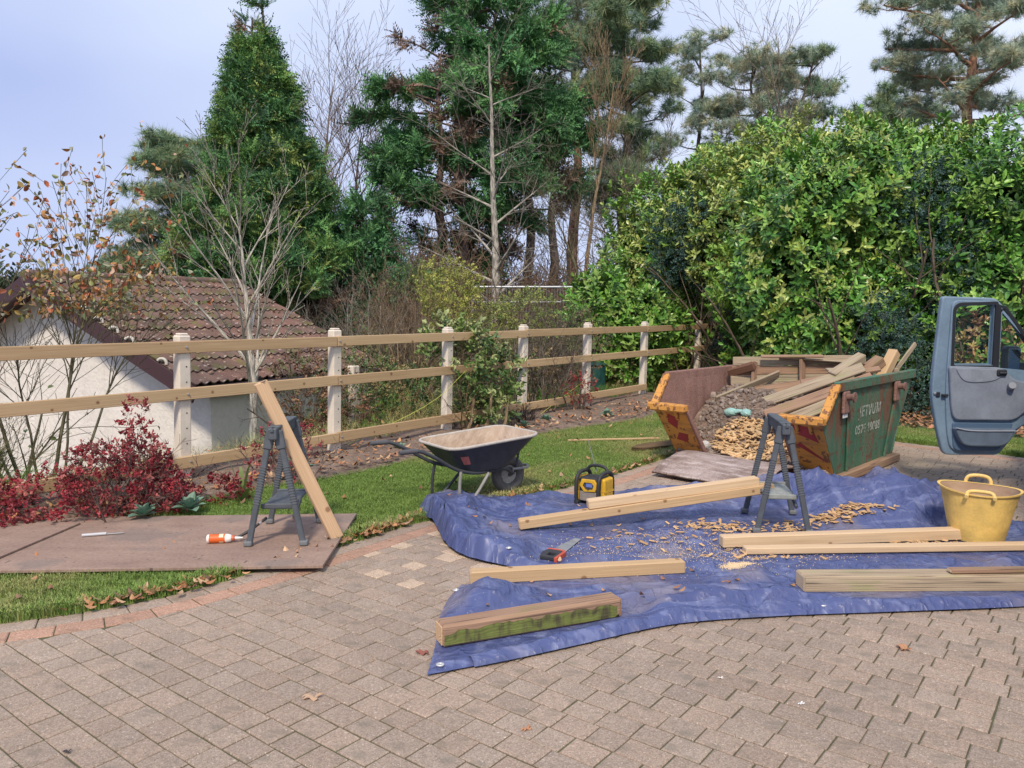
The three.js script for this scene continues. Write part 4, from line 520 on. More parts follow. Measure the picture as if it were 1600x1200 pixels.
  W([0.72, 0.86, -1.66], [0.84, 1.2, -2.0], 0.025, 0.05, oldWood, 0, 'thin_batten', 'thin grey batten poking out past the back of the skip', 'batten');
  W([-0.3, 1.04, -1.2], [0.5, 0.98, -1.7], 0.09, 0.018, oldWood, 0, 'fence_board', 'loose grey board lying flat along the top of the skip load', 'board');
  W([-0.45, 1.05, -1.06], [0.1, 1.06, -1.4], 0.07, 0.02, brownWood, 0.2, 'fence_board', 'short red brown board lying on top of the broken panel', 'board');
  W([-0.7, 0.62, -0.75], [0.2, 0.80, -1.35], 0.03, 0.11, brownWood, -0.5, 'fence_board', 'brown board half buried in the soil below the broken panel', 'board');
  W([0.05, 0.80, -0.95], [0.72, 0.96, -1.3], 0.025, 0.10, brownWood, -1.2, 'fence_board', 'dark brown board wedged beneath the greenish slanting rail', 'board');
  W([0.2, 0.92, -1.25], [0.76, 0.93, -1.72], 0.1, 0.03, oldWood, 0.15, 'fence_board', 'grey board lying between the post offcuts in the skip', 'board');
  W([-0.68, 0.60, -0.5], [-0.3, 0.86, -1.2], 0.025, 0.09, oldWood, 0.5, 'fence_board', 'short greenish board leaning on the rusty inner wall of the skip', 'board');
  W([0.82, 0.045, 0.2], [0.84, 0.045, -1.5], 0.1, 0.075, brownWood, 0, 'skid_beam', 'dark timber beam lying along the foot of the green skip side', 'beam');
  inSkip(tag(obj('timber_block', mv(cbox(0.12, 0.09, 0.11, 0.01), 0.40, 0.20, 0.28, 0.4, 0.2, 0.1), brownWood), 'small brown timber block beside the right hand hinge of the flap', 'block'));
}

// ================================================================= TIMBERS
const timber = (a, b, w, h, mt, lb, nm = 'timber_beam', roll = 0, grp) => { const o = thing(nm, lb, 'timber', [0, 0, 0], 0, grp); obj('shaft', bar(a, b, w, h, 0.005, roll, a[0] * 1.7), mt, o); const d = V(b[0] - a[0], b[1] - a[1], b[2] - a[2]).normalize().multiplyScalar(0.0025); for (const [p, s] of [[a, -1], [b, 1]]) obj('sawn_end', bar([p[0] - d.x * s * 0.2, p[1] - d.y * s * 0.2, p[2] - d.z * s * 0.2], [p[0] + d.x * s, p[1] + d.y * s, p[2] + d.z * s], w - 0.011, h - 0.011, 0.001, roll), cutMat, o); return o; };
timber([0.05, 0.055, -5.42], [1.9, 0.265, -5.66], 0.085, 0.065, tanWood, 'long tan timber resting on the saw horse shelf, under a paler one');
timber([0.54, 0.178, -5.5], [1.79, 0.312, -5.66], 0.085, 0.062, newWood, 'pale new timber lying on top of the longer tan one');
timber([-0.235, 0.052, -4.33], [1.01, 0.05, -4.53], 0.075, 0.072, tanWood, 'honey coloured square timber lying across the tarpaulin edge onto the paving');
timber([1.36, 0.058, -5.0], [3.02, 0.062, -5.17], 0.08, 0.072, newWood, 'pale knotty timber on the tarpaulin ending beside the yellow tub');
timber([1.47, 0.042, -4.86], [3.6, 0.045, -4.95], 0.075, 0.042, newWood, 'thin pale timber lying just in front of the knotty one');
{
  const mossy = M({ map: T.moss, roughness: 1, bumpMap: T.grain, bumpScale: 0.003 });
  const a = V(-0.335, 0.072, -3.5), b = V(0.53, 0.067, -3.87), d = b.clone().sub(a).normalize(), s = V(-d.z, 0, d.x).normalize(); if (s.z < 0) s.multiplyScalar(-1);
  const o = thing('old_fence_post', 'short old post with bright green algae along its side on the tarpaulin corner', 'post'); obj('shaft', bar([a.x, a.y, a.z], [b.x, b.y, b.z], 0.105, 0.105, 0.012, 0), M({ c: [0.74, 0.56, 0.49], map: rep(T.oldwood, 1, 4), roughness: 0.95, bumpMap: rep(T.grain, 1, 4), bumpScale: 0.003 }), o);
  const off = (p, k, y) => [p.x + s.x * k, p.y + y, p.z + s.z * k]; // algae grows as a thin uneven crust on the damp side
  { const P = [], U = [], n = 130, m = 6; const at = (i, j) => { const f = i / n, w = 0.75 * fbm(f * 7, 2, 471, 3) + 0.25 * fbm(f * 26, 5, 472, 2), y = mix(-0.0405, mix(0.006, 0.028, sst(0.3, 0.62, w)), j / m), p = a.clone().lerp(b, mix(0.008, 0.97, f)), q = off(p, 0.0533 + 0.0016 * fbm(f * 40, j, 473, 2), y); return q; }; for (let i = 0; i < n; i++) for (let j = 0; j < m; j++) for (const [u, v] of [[0, 0], [1, 0], [1, 1], [0, 0], [1, 1], [0, 1]]) { const q = at(i + u, j + v); P.push(...q); U.push((i + u) / n, (j + v) / m * 0.25); } obj('algae_crust', fromTris(P, U), mossy, o); }
  obj('sawn_end', bar([a.x - d.x * 0.003, a.y, a.z - d.z * 0.003], [a.x + d.x * 0.002, a.y, a.z + d.z * 0.002], 0.086, 0.086, 0.001), M({ c: [0.95, 0.85, 0.75], map: rep(T.cut, 5) }), o); obj('sawn_end', bar([b.x + d.x * 0.003, b.y, b.z + d.z * 0.003], [b.x - d.x * 0.002, b.y, b.z - d.z * 0.002], 0.086, 0.086, 0.001), M({ c: [0.6, 0.45, 0.35], map: rep(T.cut, 5) }), o);
}
timber([1.6, 0.056, -4.25], [3.7, 0.06, -4.27], 0.13, 0.088, M({ c: [0.95, 0.90, 0.80], map: rep(T.oldwood, 1, 4), roughness: 0.95, bumpMap: rep(T.grain, 1, 4), bumpScale: 0.004 }), 'thick weathered grey sleeper along the front fold of the tarpaulin', 'old_sleeper');
timber([2.42, 0.118, -4.24], [3.5, 0.121, -4.27], 0.05, 0.025, brownWood, 'narrow red brown batten lying on the grey sleeper', 'thin_batten');
timber([-1.615, 1.09, -5.03], [-1.165, 0.036, -5.13], 0.085, 0.045, M({ c: [0.86, 0.70, 0.58], map: rep(T.wood, 1, 4), roughness: 0.8, bumpMap: rep(T.grain, 1, 4), bumpScale: 0.001 }), 'long stained plank leaning diagonally against the saw horse on the plywood', 'leaning_plank', 1.15);
timber([0.66, 0.03, -9.15], [1.75, 0.034, -9.28], 0.04, 0.02, tanWood, 'thin pale batten lying on the lawn behind the skip flap', 'thin_batten');
{ const o = thing('old_sleeper', 'dark rotten board with a pointed end lying on the lawn edge beside the skip', 'board'); obj('plank', extrude([[0, 0], [0.12, 0.05], [0.62, 0.075], [0.64, -0.04], [0.14, -0.05]], 0.045, 0.006), M({ c: [0.35, 0.28, 0.2], map: rep(T.oldwood, 1, 4), roughness: 1 }), o); o.position.set(1.3, 0.05, -8.47); o.rotation.set(-1.2, 0.5, 0, 'YXZ'); }

// ================================================================= PLYWOOD BOARDS
{
  const pm = M({ map: rep(T.ply, 0.7), roughness: 0.85, bumpMap: rep(T.grain, 1, 2), bumpScale: 0.001 });
  const board = (pts, y, th) => { const g = extrude(pts.map(([x, z]) => [x, -z]), th, 0.002); g.rotateX(-Math.PI / 2); g.translate(0, y + th / 2, 0); const p = g.attributes.position, u = g.attributes.uv; for (let i = 0; i < p.count; i++) u.setXY(i, p.getX(i), p.getZ(i)); return g; };
  tag(obj('plywood_board', board([[-1.12, -4.54], [-1.155, -5.74], [-3.45, -5.62], [-3.5, -4.42]], 0.03, 0.018), pm), 'large mud stained plywood sheet lying on the lawn under the saw horse', 'board');
  tag(obj('plywood_board', board([[-3.02, -5.45], [-3.12, -4.3], [-4.3, -4.5], [-4.2, -5.6]].map(([x, z]) => [x - 0.02, z + 0.02]), 0.051, 0.012), pm), 'second plywood sheet overlapping the larger one beside the red shrub', 'board');
}

// ================================================================= SAW HORSES
function sawHorse(pos, turn, label, dx) {
  const S = thing('saw_horse', label, 'saw horse', pos, turn, 'saw horses'), pl = M({ c: [0.10, 0.115, 0.135], map: rep(T.dusty, 2), roughness: 0.6 }), H = 0.76;
  obj('top_beam', [mv(rbox(0.058, 0.075, 0.60, 0.01, 2), 0, H - 0.035, 0), mv(cbox(0.07, 0.016, 0.5, 0.004), 0, H + 0.001, 0), mv(cbox(0.02, 0.025, 0.62, 0.004), 0, H - 0.01, 0)], pl, S);
  for (const e of [1, -1]) for (const s of [1, -1]) {
    const a = [s * 0.028, H - 0.04, e * 0.235], b = [s * 0.17, 0.02, e * 0.27], G = [bar(a, b, 0.038, 0.028, 0.006)], n = 15; const d = V(b[0] - a[0], b[1] - a[1], b[2] - a[2]);
    for (let k = 0; k < n; k++) { const t = 0.30 + k * 0.024, c = V(...a).addScaledVector(d, t), c2 = c.clone().addScaledVector(d, 0.010); G.push(bar([c.x, c.y, c.z], [c2.x, c2.y, c2.z], 0.043, 0.034, 0.002)); }
    const leg = obj('leg', G, pl, S); obj('foot', mv(rbox(0.055, 0.035, 0.055, 0.012, 2), b[0] + s * 0.006, 0.0185, b[2]), M({ c: [0.2, 0.21, 0.22], map: rep(T.dusty, 3) }), leg);
    obj('head_bracket', bar([s * 0.02, H - 0.02, e * 0.235], [s * 0.045, H - 0.14, e * 0.243], 0.058, 0.038, 0.008), pl, S);
  }
  obj('shelf', [mv(rbox(0.2, 0.022, 0.44, 0.01, 2), 0, 0.235, 0), mv(cbox(0.21, 0.03, 0.02, 0.004), 0, 0.245, 0.21), mv(cbox(0.21, 0.03, 0.02, 0.004), 0, 0.245, -0.21)], dx ? M({ c: [0.34, 0.36, 0.34], map: rep(T.dusty, 3), roughness: 0.9 }) : pl, S);
  for (const s of [1, -1]) obj('shelf_stay', bar([s * 0.1, 0.235, 0], [s * 0.1, 0.17, 0.2 * s], 0.02, 0.03, 0.004), pl, S);
  return S;
}
sawHorse([-1.525, 0.048, -5.2], 0.05, 'dark grey plastic saw horse standing on the plywood sheet', false);
{ const s = sawHorse([1.905, 0.018, -5.58], -0.14, 'dusty grey plastic saw horse standing on the blue tarpaulin', true); }

// ================================================================= WHEELBARROW
{
  const B = thing('wheelbarrow', 'mortar crusted navy wheelbarrow standing on the lawn edge', 'wheelbarrow', [-0.05, 0.012, -6.55], 35 * Math.PI / 180); B.scale.setScalar(0.92);
  const ring = (cx, y, hx, hz, rad, tiltY, n = 10) => { const o = []; for (const [sx, sz, a0] of [[1, 1, 0], [-1, 1, Math.PI / 2], [-1, -1, Math.PI], [1, -1, 1.5 * Math.PI]]) for (let i = 0; i <= n; i++) { const a = a0 + i / n * Math.PI / 2, x = sx * (hx - rad) + rad * Math.cos(a), z = sz * (hz - rad) + rad * Math.sin(a); o.push([cx + x, y + tiltY * x, z]); } return o; };
  const loft = (rings, capBottom) => { const P = [], U = [], n = rings[0].length; for (let r = 0; r < rings.length - 1; r++) for (let i = 0; i < n; i++) { const j = (i + 1) % n, a = rings[r][i], b = rings[r][j], c = rings[r + 1][j], d = rings[r + 1][i]; for (const p of [a, b, c, a, c, d]) { P.push(...p); U.push(p[0] + p[2], p[1]); } } if (capBottom) { const c = rings[0].reduce((s, p) => [s[0] + p[0] / n, s[1] + p[1] / n, s[2] + p[2] / n], [0, 0, 0]); for (let i = 0; i < n; i++) { for (const p of [c, rings[0][(i + 1) % n], rings[0][i]]) { P.push(...p); U.push(p[0], p[2]); } } } return fromTris(P, U); };
  const k = [0, 0.33, 0.66, 1], rg = (o) => k.map((t) => ring(mix(-0.34, -0.30, t), mix(0.285, 0.545, t) + (o ? 0.008 : 0), mix(0.22, 0.46, t) - o, mix(0.2, 0.33, t) - o, mix(0.08, 0.13, t), mix(0, 0.06, t)));
  const tray = obj('tray', loft(rg(0), true), M({ c: [0.05, 0.051, 0.055], map: rep(T.dusty, 3), roughness: 0.5 }), B);
  obj('mortar_lining', loft(rg(0.009), true), M({ map: rep(T.mortar, 2.5), roughness: 1, bumpMap: rep(T.soilB, 3), bumpScale: 0.008 }), tray);
  { const r = ring(-0.30, 0.548, 0.462, 0.332, 0.13, 0.06); const rim = obj('rim', tube(r.filter((_, i) => i % 2 === 0), 0.014, 8, true), M({ c: [0.55, 0.5, 0.44], map: rep(T.dusty, 5), roughness: 0.95 }), tray); }
  obj('sticker', loft(k.slice(1, 3).map((t) => ring(mix(-0.34, -0.30, t), mix(0.285, 0.545, t), mix(0.22, 0.46, t) + 0.003, mix(0.2, 0.33, t) + 0.003, mix(0.08, 0.13, t), mix(0, 0.06, t)).slice(11, 16)).map((q) => [...q, ...q.slice().reverse().map(([x, y, z]) => [x, y, z - 0.002])]), false), M({ c: [0.6, 0.18, 0.14], map: rep(T.dusty, 6), roughness: 0.6 }), tray);
  const fr = M({ c: [0.065, 0.07, 0.08], map: rep(T.dusty, 4), roughness: 0.55 }), pale = M({ c: [0.34, 0.33, 0.31], map: rep(T.dusty, 4), roughness: 0.7 });
  for (const s of [1, -1]) {
    obj('handle', tube(smoothPts([[0.03, 0.19, s * 0.07], [-0.1, 0.26, s * 0.13], [-0.45, 0.272, s * 0.19], [-0.66, 0.33, s * 0.22], [-0.9, 0.47, s * 0.25], [-1.05, 0.535, s * 0.265], [-1.2, 0.54, s * 0.27]], 26), 0.016, 10), fr, B);
    obj('grip', tube([[-1.06, 0.5385, s * 0.266], [-1.2, 0.541, s * 0.27], [-1.22, 0.541, s * 0.27]], [0.021, 0.021, 0.017], 10), M({ c: [0.09, 0.09, 0.1], roughness: 0.8 }), B);
    obj('leg', tube(smoothPts([[-0.62, 0.31, s * 0.225], [-0.64, 0.16, s * 0.235], [-0.63, 0.015, s * 0.24], [-0.56, 0.013, s * 0.24], [-0.46, 0.1, s * 0.225], [-0.32, 0.26, s * 0.2]], 20), 0.014, 8), s > 0 ? pale : fr, B);
    obj('fork', tube(smoothPts([[-0.1, 0.27, s * 0.12], [0.0, 0.24, s * 0.075], [0.02, 0.175, s * 0.06]], 8), 0.012, 8), fr, B);
    obj('stay', bar([0.05, 0.2, s * 0.07], [0.08, 0.5, s * 0.12], 0.02, 0.012, 0.002), fr, B);
  }
  obj('front_guard', tube(smoothPts([[0.0, 0.24, 0.1], [0.16, 0.235, 0.09], [0.235, 0.235, 0], [0.16, 0.235, -0.09], [0.0, 0.24, -0.1]], 16), 0.012, 8), pale, B);
  const wh = obj('wheel', (() => { const g = std(new THREE.TorusGeometry(0.128, 0.047, 14, 36)); g.translate(0.02, 0.175, 0); return g; })(), M({ c: [0.16, 0.15, 0.14], map: rep(T.dusty, 3), roughness: 0.95 }), B);
  { const g = lathe([[0.02, -0.03], [0.05, -0.03], [0.085, -0.012], [0.1, -0.03], [0.112, -0.035], [0.112, 0.035], [0.1, 0.03], [0.085, 0.012], [0.05, 0.03], [0.02, 0.03]], 24); g.rotateX(Math.PI / 2); g.translate(0.02, 0.175, 0); obj('wheel_rim', g, M({ c: [0.5, 0.47, 0.42], map: rep(T.dusty, 4), roughness: 0.8 }), wh); }
  for (let i = 0; i < 4; i++) { const a = i * Math.PI / 2 + 0.4; obj('rim_slot', mv(cyl(0.014, 0.014, 0.032, 10), 0.02 + 0.068 * Math.cos(a), 0.175 + 0.068 * Math.sin(a), 0, 0, Math.PI / 2), darkHole, wh); }
  obj('axle', tube([[0.02, 0.175, -0.09], [0.02, 0.175, 0.09]], 0.012, 8), pale, B);
}

// ================================================================= SITE RADIO
{
  const S = thing('site_radio', 'black and yellow rugged site radio with a thin aerial on the tarpaulin', 'radio', [0.66, 0.016, -6.2], -0.62); const bk = M({ c: [0.035, 0.036, 0.038], roughness: 0.6, map: rep(T.dusty, 3) }), ye = M({ c: [0.80, 0.46, 0.03], roughness: 0.5, map: rep(T.dusty, 2) }), gy = M({ c: [0.33, 0.28, 0.24], roughness: 0.8, map: rep(T.dusty, 3) });
  obj('body', [mv(rbox(0.2, 0.2, 0.17, 0.025), 0, 0.115, 0)], bk, S); obj('grille', mv(rbox(0.165, 0.075, 0.01, 0.004, 2), 0, 0.065, 0.086), gy, S);
  const hex = (r, ky) => [[-1, 0.1], [-0.75, 0.95], [0.6, 1], [1, 0.35], [0.75, -0.6], [-0.5, -0.75]].map(([x, y]) => [x * r, y * r * ky]);
  { const g = extrude(hex(0.082, 0.72), 0.02, 0.004, [hex(0.054, 0.7)]); g.translate(0, 0.145, 0.09); obj('front_bezel', g, ye, S); }
  { const g = extrude(hex(0.054, 0.7), 0.008, 0.002); g.translate(0, 0.145, 0.086); const p = obj('control_panel', g, M({ c: [0.06, 0.06, 0.065] }), S); obj('display', mv(cbox(0.055, 0.03, 0.004, 0.001), 0.004, 0.155, 0.0915), M({ c: [0.16, 0.21, 0.48], roughness: 0.25 }), p); obj('knob', mv(cyl(0.011, 0.01, 0.012, 14), 0.0, 0.124, 0.094, 0, Math.PI / 2), bk, p); }
  for (const s of [1, -1]) {
    const e = obj('end_cap', [mv(rbox(0.045, 0.2, 0.15, 0.02), s * 0.112, 0.115, 0), mv(cbox(0.008, 0.006, 0.15, 0.002), s * 0.1335, 0.105, 0)], ye, S);
    obj('groove', mv(cbox(0.047, 0.007, 0.151, 0.002), s * 0.1125, 0.112, 0), M({ c: [0.5, 0.27, 0.02] }), e);
    obj('roll_bar', tube(smoothPts([[s * 0.1, 0.018, 0.11], [s * 0.1, 0.1, 0.118], [s * 0.1, 0.21, 0.105], [s * 0.1, 0.245, 0.06], [s * 0.1, 0.25, 0], [s * 0.1, 0.245, -0.06], [s * 0.1, 0.21, -0.105], [s * 0.1, 0.1, -0.118], [s * 0.1, 0.018, -0.11]], 30), 0.016, 10), bk, S);
    obj('bar_foot', mv(rbox(0.04, 0.03, 0.25, 0.01, 2), s * 0.1, 0.015, 0), bk, S);
  }
  obj('handle', tube(smoothPts([[-0.1, 0.245, -0.05], [-0.06, 0.285, -0.05], [0.06, 0.285, -0.05], [0.1, 0.245, -0.05]], 14), 0.013, 10), bk, S);
  obj('aerial', tube([[-0.02, 0.24, -0.07], [-0.06, 0.34, -0.08], [-0.125, 0.5, -0.1]], [0.005, 0.0035, 0.002], 6), M({ c: [0.2, 0.22, 0.22], roughness: 0.5 }), S);
}

// ================================================================= YELLOW TUB
{
  const S = thing('flexible_tub', 'dusty yellow two handled rubble tub standing on the tarpaulin', 'tub', [3.14, 0.016, -5.2], -0.5); S.scale.setScalar(0.94); const ym = M({ c: [0.95, 0.64, 0.18], map: rep(T.dusty, 2), roughness: 0.6 }), inn = M({ map: rep(T.mortar, 2), c: [1.1, 1.0, 0.9], roughness: 1 });
  const bendy = (g) => { const p = g.attributes.position; for (let i = 0; i < p.count; i++) { const x = p.getX(i), y = p.getY(i), z = p.getZ(i), k = y / 0.36; p.setXYZ(i, x * (1 + 0.06 * k), y + k * k * (-0.03 * x + 0.07 * (x * x) / 0.06 * 0.25), z * (1 - 0.07 * k)); } g.computeVertexNormals(); return g; };
  obj('wall', bendy(lathe([[0, 0.003], [0.16, 0.0], [0.172, 0.008], [0.19, 0.1], [0.215, 0.24], [0.238, 0.345], [0.252, 0.352], [0.253, 0.362], [0.235, 0.36]], 48)), ym, S);
  obj('dusty_lining', bendy(lathe([[0.236, 0.358], [0.21, 0.24], [0.184, 0.1], [0.168, 0.014], [0, 0.012]], 48)), inn, S);
  for (const s of [1, -1]) { const h = obj('handle', tube(smoothPts([[-0.085, 0.33, s * 0.232], [-0.075, 0.4, s * 0.235], [-0.05, 0.422, s * 0.236], [0.05, 0.422, s * 0.236], [0.075, 0.4, s * 0.235], [0.085, 0.33, s * 0.232]], 18), 0.0135, 8), M({ c: [1.0, 0.70, 0.24], map: rep(T.dusty, 3), roughness: 0.7 }), S); h.position.y = -0.012; if (s > 0) { h.geometry.translate(0, -0.35, -0.222); h.geometry.rotateX(-1.35); h.geometry.translate(0, 0.345, 0.222); h.position.y = -0.004; } }
}

// ================================================================= SMALL TOOLS
{
  const S = thing('glue_bottle', 'small orange and white squeeze bottle lying on the plywood', 'bottle', [-1.9, 0.078, -4.99], 0.12); const R0 = 0.028; const L = (pts) => { const g = lathe(pts, 20); g.rotateZ(-Math.PI / 2); return g; };
  obj('bottle', L([[0, -0.075], [0.024, -0.075], [R0, -0.068], [R0, 0.055], [0.022, 0.075], [0.014, 0.082]]), M({ c: [0.85, 0.8, 0.75], roughness: 0.4 }), S);
  const cv = document.createElement('canvas'); cv.width = 256; cv.height = 128; const c = cv.getContext('2d'); c.fillStyle = '#e0662a'; c.fillRect(0, 0, 256, 128); c.fillStyle = '#f2d9b8'; c.fillRect(20, 14, 216, 34); c.fillStyle = '#3a2216'; c.font = 'bold 40px sans-serif'; c.fillStyle = '#b5461a'; c.fillRect(60, 64, 120, 26); c.fillStyle = '#4a2a18'; c.fillRect(150, 56, 44, 44); const t = new THREE.CanvasTexture(cv); t.colorSpace = THREE.SRGBColorSpace; { const g = std(new THREE.CylinderGeometry(R0 + 0.0008, R0 + 0.0008, 0.1, 24, 1, true)); g.rotateZ(-Math.PI / 2); g.translate(-0.008, 0, 0); obj('label', g, M({ map: t, roughness: 0.5 }), S); }
  obj('collar', L([[0.015, 0.078], [0.018, 0.08], [0.018, 0.098], [0.01, 0.1]]), M({ c: [0.6, 0.14, 0.06], roughness: 0.4 }), S); obj('nozzle', L([[0.009, 0.098], [0.007, 0.13], [0.004, 0.15], [0, 0.15]]), M({ c: [0.9, 0.9, 0.88], roughness: 0.4 }), S);
}
{ const S = thing('paint_brush', 'thin black handled brush propped beside the saw horse foot', 'brush'); obj('handle', tube([[-1.79, 0.075, -5.03], [-1.73, 0.105, -5.05], [-1.66, 0.155, -5.07]], [0.009, 0.011, 0.008], 8), M({ c: [0.03, 0.03, 0.03], roughness: 0.5 }), S); obj('ferrule', bar([-1.66, 0.155, -5.07], [-1.645, 0.167, -5.074], 0.028, 0.016, 0.003), steel, S); obj('bristles', bar([-1.645, 0.167, -5.074], [-1.615, 0.19, -5.085], 0.03, 0.016, 0.004), M({ c: [0.06, 0.05, 0.045] }), S); }
{ const S = thing('metal_chisel', 'slim steel chisel lying on the plywood near the red shrub', 'chisel'); obj('blade', bar([-2.72, 0.056, -5.17], [-2.62, 0.056, -5.2], 0.016, 0.006, 0.001), steel, S); obj('handle', tube([[-2.86, 0.06, -5.12], [-2.72, 0.06, -5.165]], 0.011, 8), M({ c: [0.5, 0.5, 0.52], roughness: 0.4 }), S); }
{
  const S = thing('hand_saw', 'short handsaw with a red and black handle on the tarpaulin', 'saw', [0.25, 0.022, -4.8], 1.08); obj('blade', (() => { const g = extrude([[0.05, -0.045], [0.42, -0.018], [0.42, 0.03], [0.05, 0.06]], 0.004, 0.0005); g.rotateX(-Math.PI / 2); return g; })(), M({ c: [0.42, 0.44, 0.45], metalness: 0.5, roughness: 0.45, map: rep(T.dusty, 4) }), S);
  const bk = M({ c: [0.035, 0.035, 0.04], roughness: 0.6 }), rd = M({ c: [0.55, 0.09, 0.05], roughness: 0.5 }); obj('handle', (() => { const g = extrude([[-0.08, -0.06], [0.02, -0.065], [0.075, -0.04], [0.075, 0.055], [0.0, 0.07], [-0.08, 0.045]], 0.03, 0.008, [[[-0.05, -0.03], [0.01, -0.035], [0.015, 0.02], [-0.05, 0.015]]]); g.rotateX(-Math.PI / 2); g.translate(0, 0.008, 0); return g; })(), bk, S); obj('grip_insert', (() => { const g = extrude([[-0.09, -0.075], [0.06, -0.07], [0.06, -0.052], [-0.09, -0.055]], 0.034, 0.006); g.rotateX(-Math.PI / 2); g.translate(0, 0.008, 0); return g; })(), rd, S); obj('grip_insert', (() => { const g = extrude([[0.06, -0.06], [0.082, -0.05], [0.082, 0.06], [0.06, 0.06]], 0.034, 0.006); g.rotateX(-Math.PI / 2); g.translate(0, 0.008, 0); return g; })(), rd, S);
}
{ const S = thing('claw_hammer', 'hammer lying at the raised back fold of the tarpaulin', 'hammer'); obj('shaft', tube([[3.02, 0.09, -6.4], [3.12, 0.13, -6.5], [3.19, 0.16, -6.56]], 0.013, 8), tanWood, S); obj('head', [bar([3.16, 0.165, -6.6], [3.23, 0.17, -6.52], 0.03, 0.03, 0.006)], M({ c: [0.08, 0.08, 0.085], roughness: 0.5, metalness: 0.5 }), S); }

// ================================================================= VAN (only its opened door reaches the picture)
{
  const S = thing('blue_van', 'blue grey van with its cab door standing open towards the skip', 'van'), D = 6.7, K = D / 1230;
  const paint = MP({ c: [0.215, 0.31, 0.41], roughness: 0.42, clearcoat: 0.35, clearcoatRoughness: 0.3, map: rep(T.dusty, 0.6) }), trim = M({ c: [0.25, 0.285, 0.345], roughness: 0.62, map: rep(T.dusty, 1) }), dk = M({ c: [0.02, 0.022, 0.027], roughness: 0.55 }), glass = MP({ c: [0.93, 0.97, 0.97], roughness: 0.02, transmission: 1, thickness: 0, ior: 1.5 });
  const p = (u, v) => [(u - 800) * K, 1.55 - (v - 485) * K], P = (a) => a.map(([u, v]) => p(u, v));
  const door = new THREE.Group(); door.name = 'cab_door'; door.position.set(0, 0, -D); S.add(door);
  const put = (name, g, m, z, par = door) => { g.translate(0, 0, z); return obj(name, g, m, par); };
  const rnd = (pts, n = 6, keep = []) => { const o = []; const L = pts.length; for (let i = 0; i < L; i++) { const a = pts[(i - 1 + L) % L], b = pts[i], c = pts[(i + 1) % L], r = keep[i] ?? 0.02; const t = (q) => { const d = Math.hypot(q[0] - b[0], q[1] - b[1]), k = Math.min(0.45, r / d); return [mix(b[0], q[0], k), mix(b[1], q[1], k)]; }; const s = t(a), e = t(c); for (let j = 0; j <= n; j++) { const u = j / n, v = 1 - u; o.push([v * v * s[0] + 2 * u * v * b[0] + u * u * e[0], v * v * s[1] + 2 * u * v * b[1] + u * u * e[1]]); } } return o; };
  const outer = rnd(P([[1466, 463], [1550, 466], [1602, 522], [1668, 594], [1674, 640], [1600, 664], [1584, 690], [1566, 712], [1480, 712], [1470, 680], [1457, 620], [1457, 590]]), 5, [0.03, 0.05, 0.2, 0.06, 0.08, 0.12, 0.06, 0.04, 0.06, 0.15, 0.2, 0.2]);
  const winA = rnd(P([[1483, 475], [1549, 473], [1549, 570], [1484, 570]]), 6, [0.07, 0.02, 0.01, 0.02]), winB = rnd(P([[1556, 476], [1562, 480], [1606, 538], [1640, 575], [1640, 584], [1556, 576]]), 5, [0.01, 0.01, 0.1, 0.05, 0.02, 0.01]);
  put('door_shell', extrude(outer, 0.055, 0.012, [winA, winB]), paint, 0);
  put('door_frame', extrude(rnd(P([[1480, 469], [1548, 471], [1600, 530], [1660, 596], [1662, 636], [1590, 668], [1560, 704], [1490, 704], [1482, 680], [1476, 610]]), 5, [0.06, 0.05, 0.2, 0.06, 0.08, 0.12, 0.06, 0.06, 0.15, 0.2]), 0.03, 0.008, [rnd(P([[1485, 477], [1549, 475], [1549, 571], [1486, 571]]), 6, [0.07, 0.02, 0.01, 0.02]), rnd(P([[1556, 479], [1561, 481], [1604, 540], [1638, 577], [1638, 583], [1556, 577]]), 5, [0.01, 0.01, 0.1, 0.05, 0.02, 0.01])]), paint, 0.032);
  put('window_seal', extrude(rnd(P([[1481, 473], [1551, 471], [1551, 573], [1482, 573]]), 6, [0.08, 0.02, 0.01, 0.02]), 0.02, 0.004, [rnd(P([[1485, 477], [1548, 475], [1548, 571], [1486, 571]]), 6, [0.07, 0.02, 0.01, 0.02])]), dk, 0.042);
  put('window_divider', extrude(P([[1549, 474], [1556, 477], [1557, 576], [1550, 574]]), 0.06, 0.006), dk, 0.022);
  put('quarter_seal', extrude(rnd(P([[1556, 477], [1563, 478], [1608, 536], [1645, 575], [1640, 584], [1636, 576], [1602, 540], [1561, 483], [1558, 486]]), 3, new Array(9).fill(0.008)), 0.045, 0.005), dk, 0.03);
  put('window_pane', extrude(winA, 0.004, 0), glass, -0.005); put('window_pane', extrude(winB, 0.004, 0), glass, -0.005);
  put('trim_panel', extrude(rnd(P([[1477, 571], [1560, 573], [1580, 594], [1640, 598], [1655, 630], [1600, 640], [1584, 656], [1490, 655], [1484, 640]]), 6, [0.03, 0.06, 0.08, 0.05, 0.05, 0.15, 0.08, 0.05, 0.1]), 0.04, 0.012), trim, 0.062);
  put('arm_recess', extrude(rnd(P([[1486, 574], [1557, 576], [1562, 583], [1548, 594], [1512, 597], [1496, 592]]), 6, [0.02, 0.03, 0.02, 0.08, 0.08, 0.05]), 0.012, 0.004), M({ c: [0.29, 0.32, 0.38], roughness: 0.6, map: rep(T.dusty, 1.5) }), 0.084);
  { const h = put('inner_handle', (() => { const g = rbox(0.085, 0.055, 0.03, 0.012); const q = p(1557, 581); g.translate(q[0], q[1], 0); return g; })(), dk, 0.088); const q = p(1558, 581); obj('lever', mv(rbox(0.06, 0.016, 0.016, 0.006, 2), q[0], q[1], 0.108), M({ c: [0.05, 0.055, 0.06], roughness: 0.3 }), h); }
